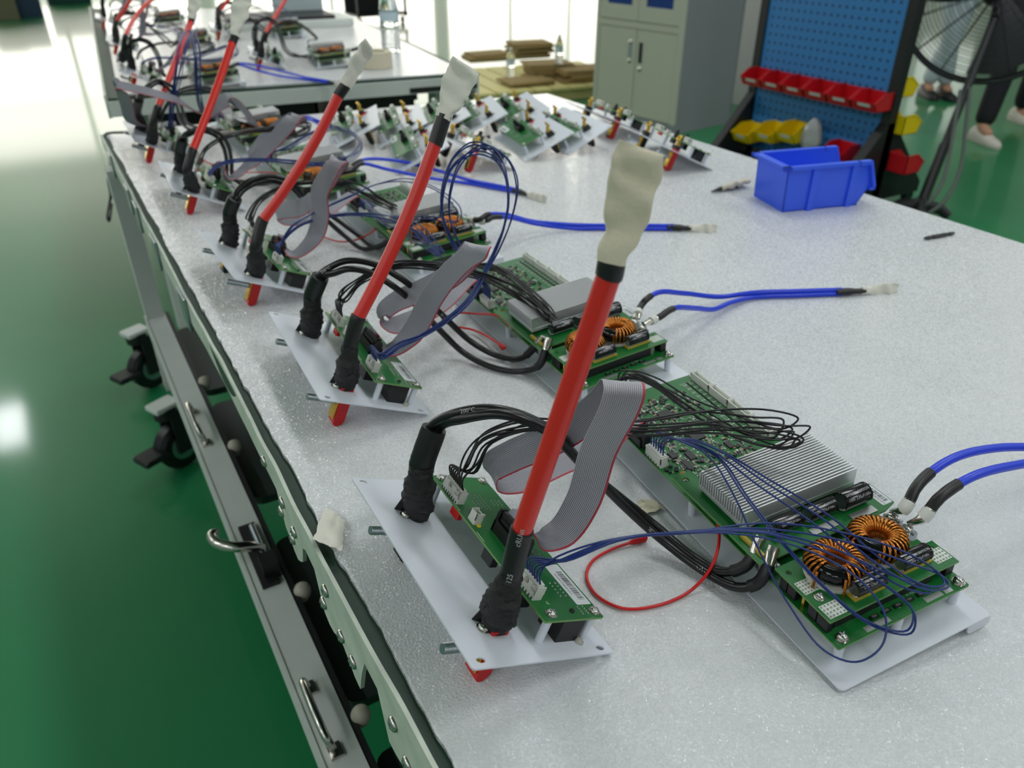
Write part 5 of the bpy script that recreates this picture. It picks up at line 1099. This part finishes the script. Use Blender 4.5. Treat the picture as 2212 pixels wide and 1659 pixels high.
def person(label, fl, fr, face, shirt, trouser, shoe, lean=0.0, shoe_dirs=None):
    base = (fl+fr)/2; base.z = FLOOR_Z; root = thing('person', label, 'person', Matrix.Translation(base))
    f = V((face.x, face.y, 0)).normalized(); sd = V((f.y, -f.x, 0)); up = V((0, 0, 1)); L = fl-base; Rr = fr-base; L.z = Rr.z = 0
    hip = (L+Rr)*.5+up*.93+f*lean; N = []; E = []
    def nd(p, r): N.append((tuple(p), r)); return len(N)-1
    def leg(foot, s, k=1.0, off=0):
        h = hip+sd*s*.09; ank = foot+up*.09; kn = h.lerp(ank, .5)+f*.05+sd*s*.01
        return [h-up*.03, h.lerp(kn, .5), kn, kn.lerp(ank, .35), ank]
    sh = hip+up*.50+f*lean*.5; nk = sh+up*.06; hd = nk+up*.12+f*.02
    arms = {s: [sh+sd*s*.19-up*.02, sh+sd*s*.24-up*.29-f*.02, sh+sd*s*.20-up*.50+f*.12, sh+sd*s*.18-up*.57+f*.18] for s in (-1, 1)}
    pel = nd(hip, (.13, .10)); w_ = nd(hip+up*.20, (.125, .09)); ch = nd(sh-up*.08, (.15, .10)); ne = nd(nk, .055); h0 = nd(hd, (.075, .09)); h1 = nd(hd+up*.10, (.07, .085)); E += [(pel, w_), (w_, ch), (ch, ne), (ne, h0), (h0, h1)]
    for s, ft in ((-1, L), (1, Rr)):
        p = pel
        for q, r in zip(leg(ft, s), (.082, .075, .055, .052, .036)): i = nd(q, r); E.append((p, i)); p = i
        i = nd(ft+up*.05+f*.10, (.035, .03)); E.append((p, i))
        p = ch
        for q, r in zip(arms[s], (.055, .043, .032, .03)): i = nd(q, r); E.append((p, i)); p = i
        hand = p; b = arms[s][3]
        for k in range(5): i = nd(b+f*(.07+.01*(k % 3))+sd*(s*-.03+.016*(k-2))-up*.03, .009); E.append((hand, i))
    skin_mesh('body', N, E, skin_m, root)
    T = [(tuple(hip+up*.04), (.145, .115))]; TE = []
    for s, ft in ((-1, L), (1, Rr)):
        p = 0
        for q, r in zip(leg(ft, s), (.098, .092, .075, .07, .062)): T.append((tuple(q), r)); TE.append((p, len(T)-1)); p = len(T)-1
    skin_mesh('trousers', T, TE, trouser, root)
    S = [(tuple(hip+up*.0), (.155, .12)), (tuple(hip+up*.22), (.145, .11)), (tuple(sh-up*.08), (.168, .115)), (tuple(nk-up*.03), .075)]; SE = [(0, 1), (1, 2), (2, 3)]
    for s in (-1, 1):
        p = 2
        for q, r in zip(arms[s][:3], (.072, .058, .048)): S.append((tuple(q), r)); SE.append((p, len(S)-1)); p = len(S)-1
    skin_mesh('shirt', S, SE, shirt, root)
    for s, ft, k in ((-1, L, 0), (1, Rr, 1)):
        d = (shoe_dirs[k] if shoe_dirs else f); d = V((d.x, d.y, 0)).normalized(); n = V((d.y, -d.x, 0)); rs = []
        for q, hw, hh in ((-.075, .028, .06), (-.06, .036, .085), (0, .04, .095), (.05, .043, .075), (.11, .047, .055), (.16, .044, .045), (.195, .026, .03), (.205, .012, .02)):
            c = ft+d*q; rs.append([c+n*hw*a+up*b for a, b in ((-.9, .0), (.9, 0), (1, hh*.3), (.85, hh*.75), (.4, hh), (-.4, hh), (-.85, hh*.75), (-1, hh*.3))])
        MB().rings(rs).build('shoe', shoe, root, 60)
    hr = MB(); M = Matrix.Translation(hd+up*.075-f*.015); hr.lathe([(.098, -.02), (.104, .03), (.095, .08), (.06, .115), (.01, .125)], n=18, M=M); hr.build('hair', hair_m, root, 60)
    fc_ = MB(); e0 = hd+up*.055
    for s in (-1, 1): fc_.lathe([(.001, -.012), (.012, 0), (.001, .012)], e0+f*.085+sd*s*.032, 10)
    fc_.build('eyes', ink, root, 60)
    ns = MB(); ns.tube([hd+up*.05+f*.088, hd+up*.02+f*.112, hd+up*.012+f*.09], [.008, .013, .012], 8); ns.build('nose', skin_m, root, 60)
    MB().tube([hd-up*.022+f*.09-sd*.02, hd-up*.024+f*.097, hd-up*.022+f*.09+sd*.02], .005, 6).build('mouth', mat('lip', '8E4F48', .5), root, 60)
    for s in (-1, 1): MB().lathe([(.004, -.03), (.016, -.012), (.018, .01), (.005, .03)], hd+up*.03+sd*s*.085, 10).build('ear', skin_m, root, 60)
    return root
fl1, fr1 = at(1996, 208, FLOOR_Z), at(2034, 210, FLOOR_Z)
person('person in loose pale grey trousers standing behind the fan', fl1, fr1, -FW, mat('charcoal_top', '2F3436', .8), mat('pale_grey_trousers', 'C3CDD3', .8, bump=.3, scale=12), mat('black_shoe', '101011', .5))
a, b = at(2112, 305, FLOOR_Z), at(2196, 262, FLOOR_Z); tdir = at(2180, 330, FLOOR_Z)-at(2100, 298, FLOOR_Z)
person('person in black trousers, white shoes and a blue top standing right of the fan', b, a, tdir*.7-FW*.15, mat('royal_blue_top', '123C86', .8), mat('black_trousers', '15141A', .85, bump=.3, scale=12), mat('white_canvas_shoe', 'C9C2B6', .6), shoe_dirs=[tdir, tdir])
# ---------------------------------------------------------------- far clutter on the floor
def parcel(label, c, s, m, lid, nm='packing_box'):
    o = thing(nm, label, 'box', Matrix.Translation(c), 'boxes on the far floor'); x, y, z = s
    MB().bbox(-x/2, x/2, -y/2, y/2, 0, z*.93, .01).build('box_body', m, o); MB().bbox(-x/2-.01, x/2+.01, -y/2-.01, y/2+.01, z*.93, z, .006).build('box_lid', lid, o)
c = at(12, 40, FLOOR_Z); parcel('olive and white box far off on the green floor, upper left corner', c, (.36, .4, .42), mat('olive_card', '7C7A5C', .7), pal_y)
c = at(64, 34, FLOOR_Z); parcel('navy blue box beside the olive box on the far floor', c, (.36, .4, .42), mat('navy_card', '22405E', .6), pal_y)
c = at(150, 6, FLOOR_Z); parcel('dark green crate on the far floor above the second bench edge', c, (.65, .5, .5), mat('teal_card', '0E4A43', .6), mat('teal_card', '0E4A43', .6))
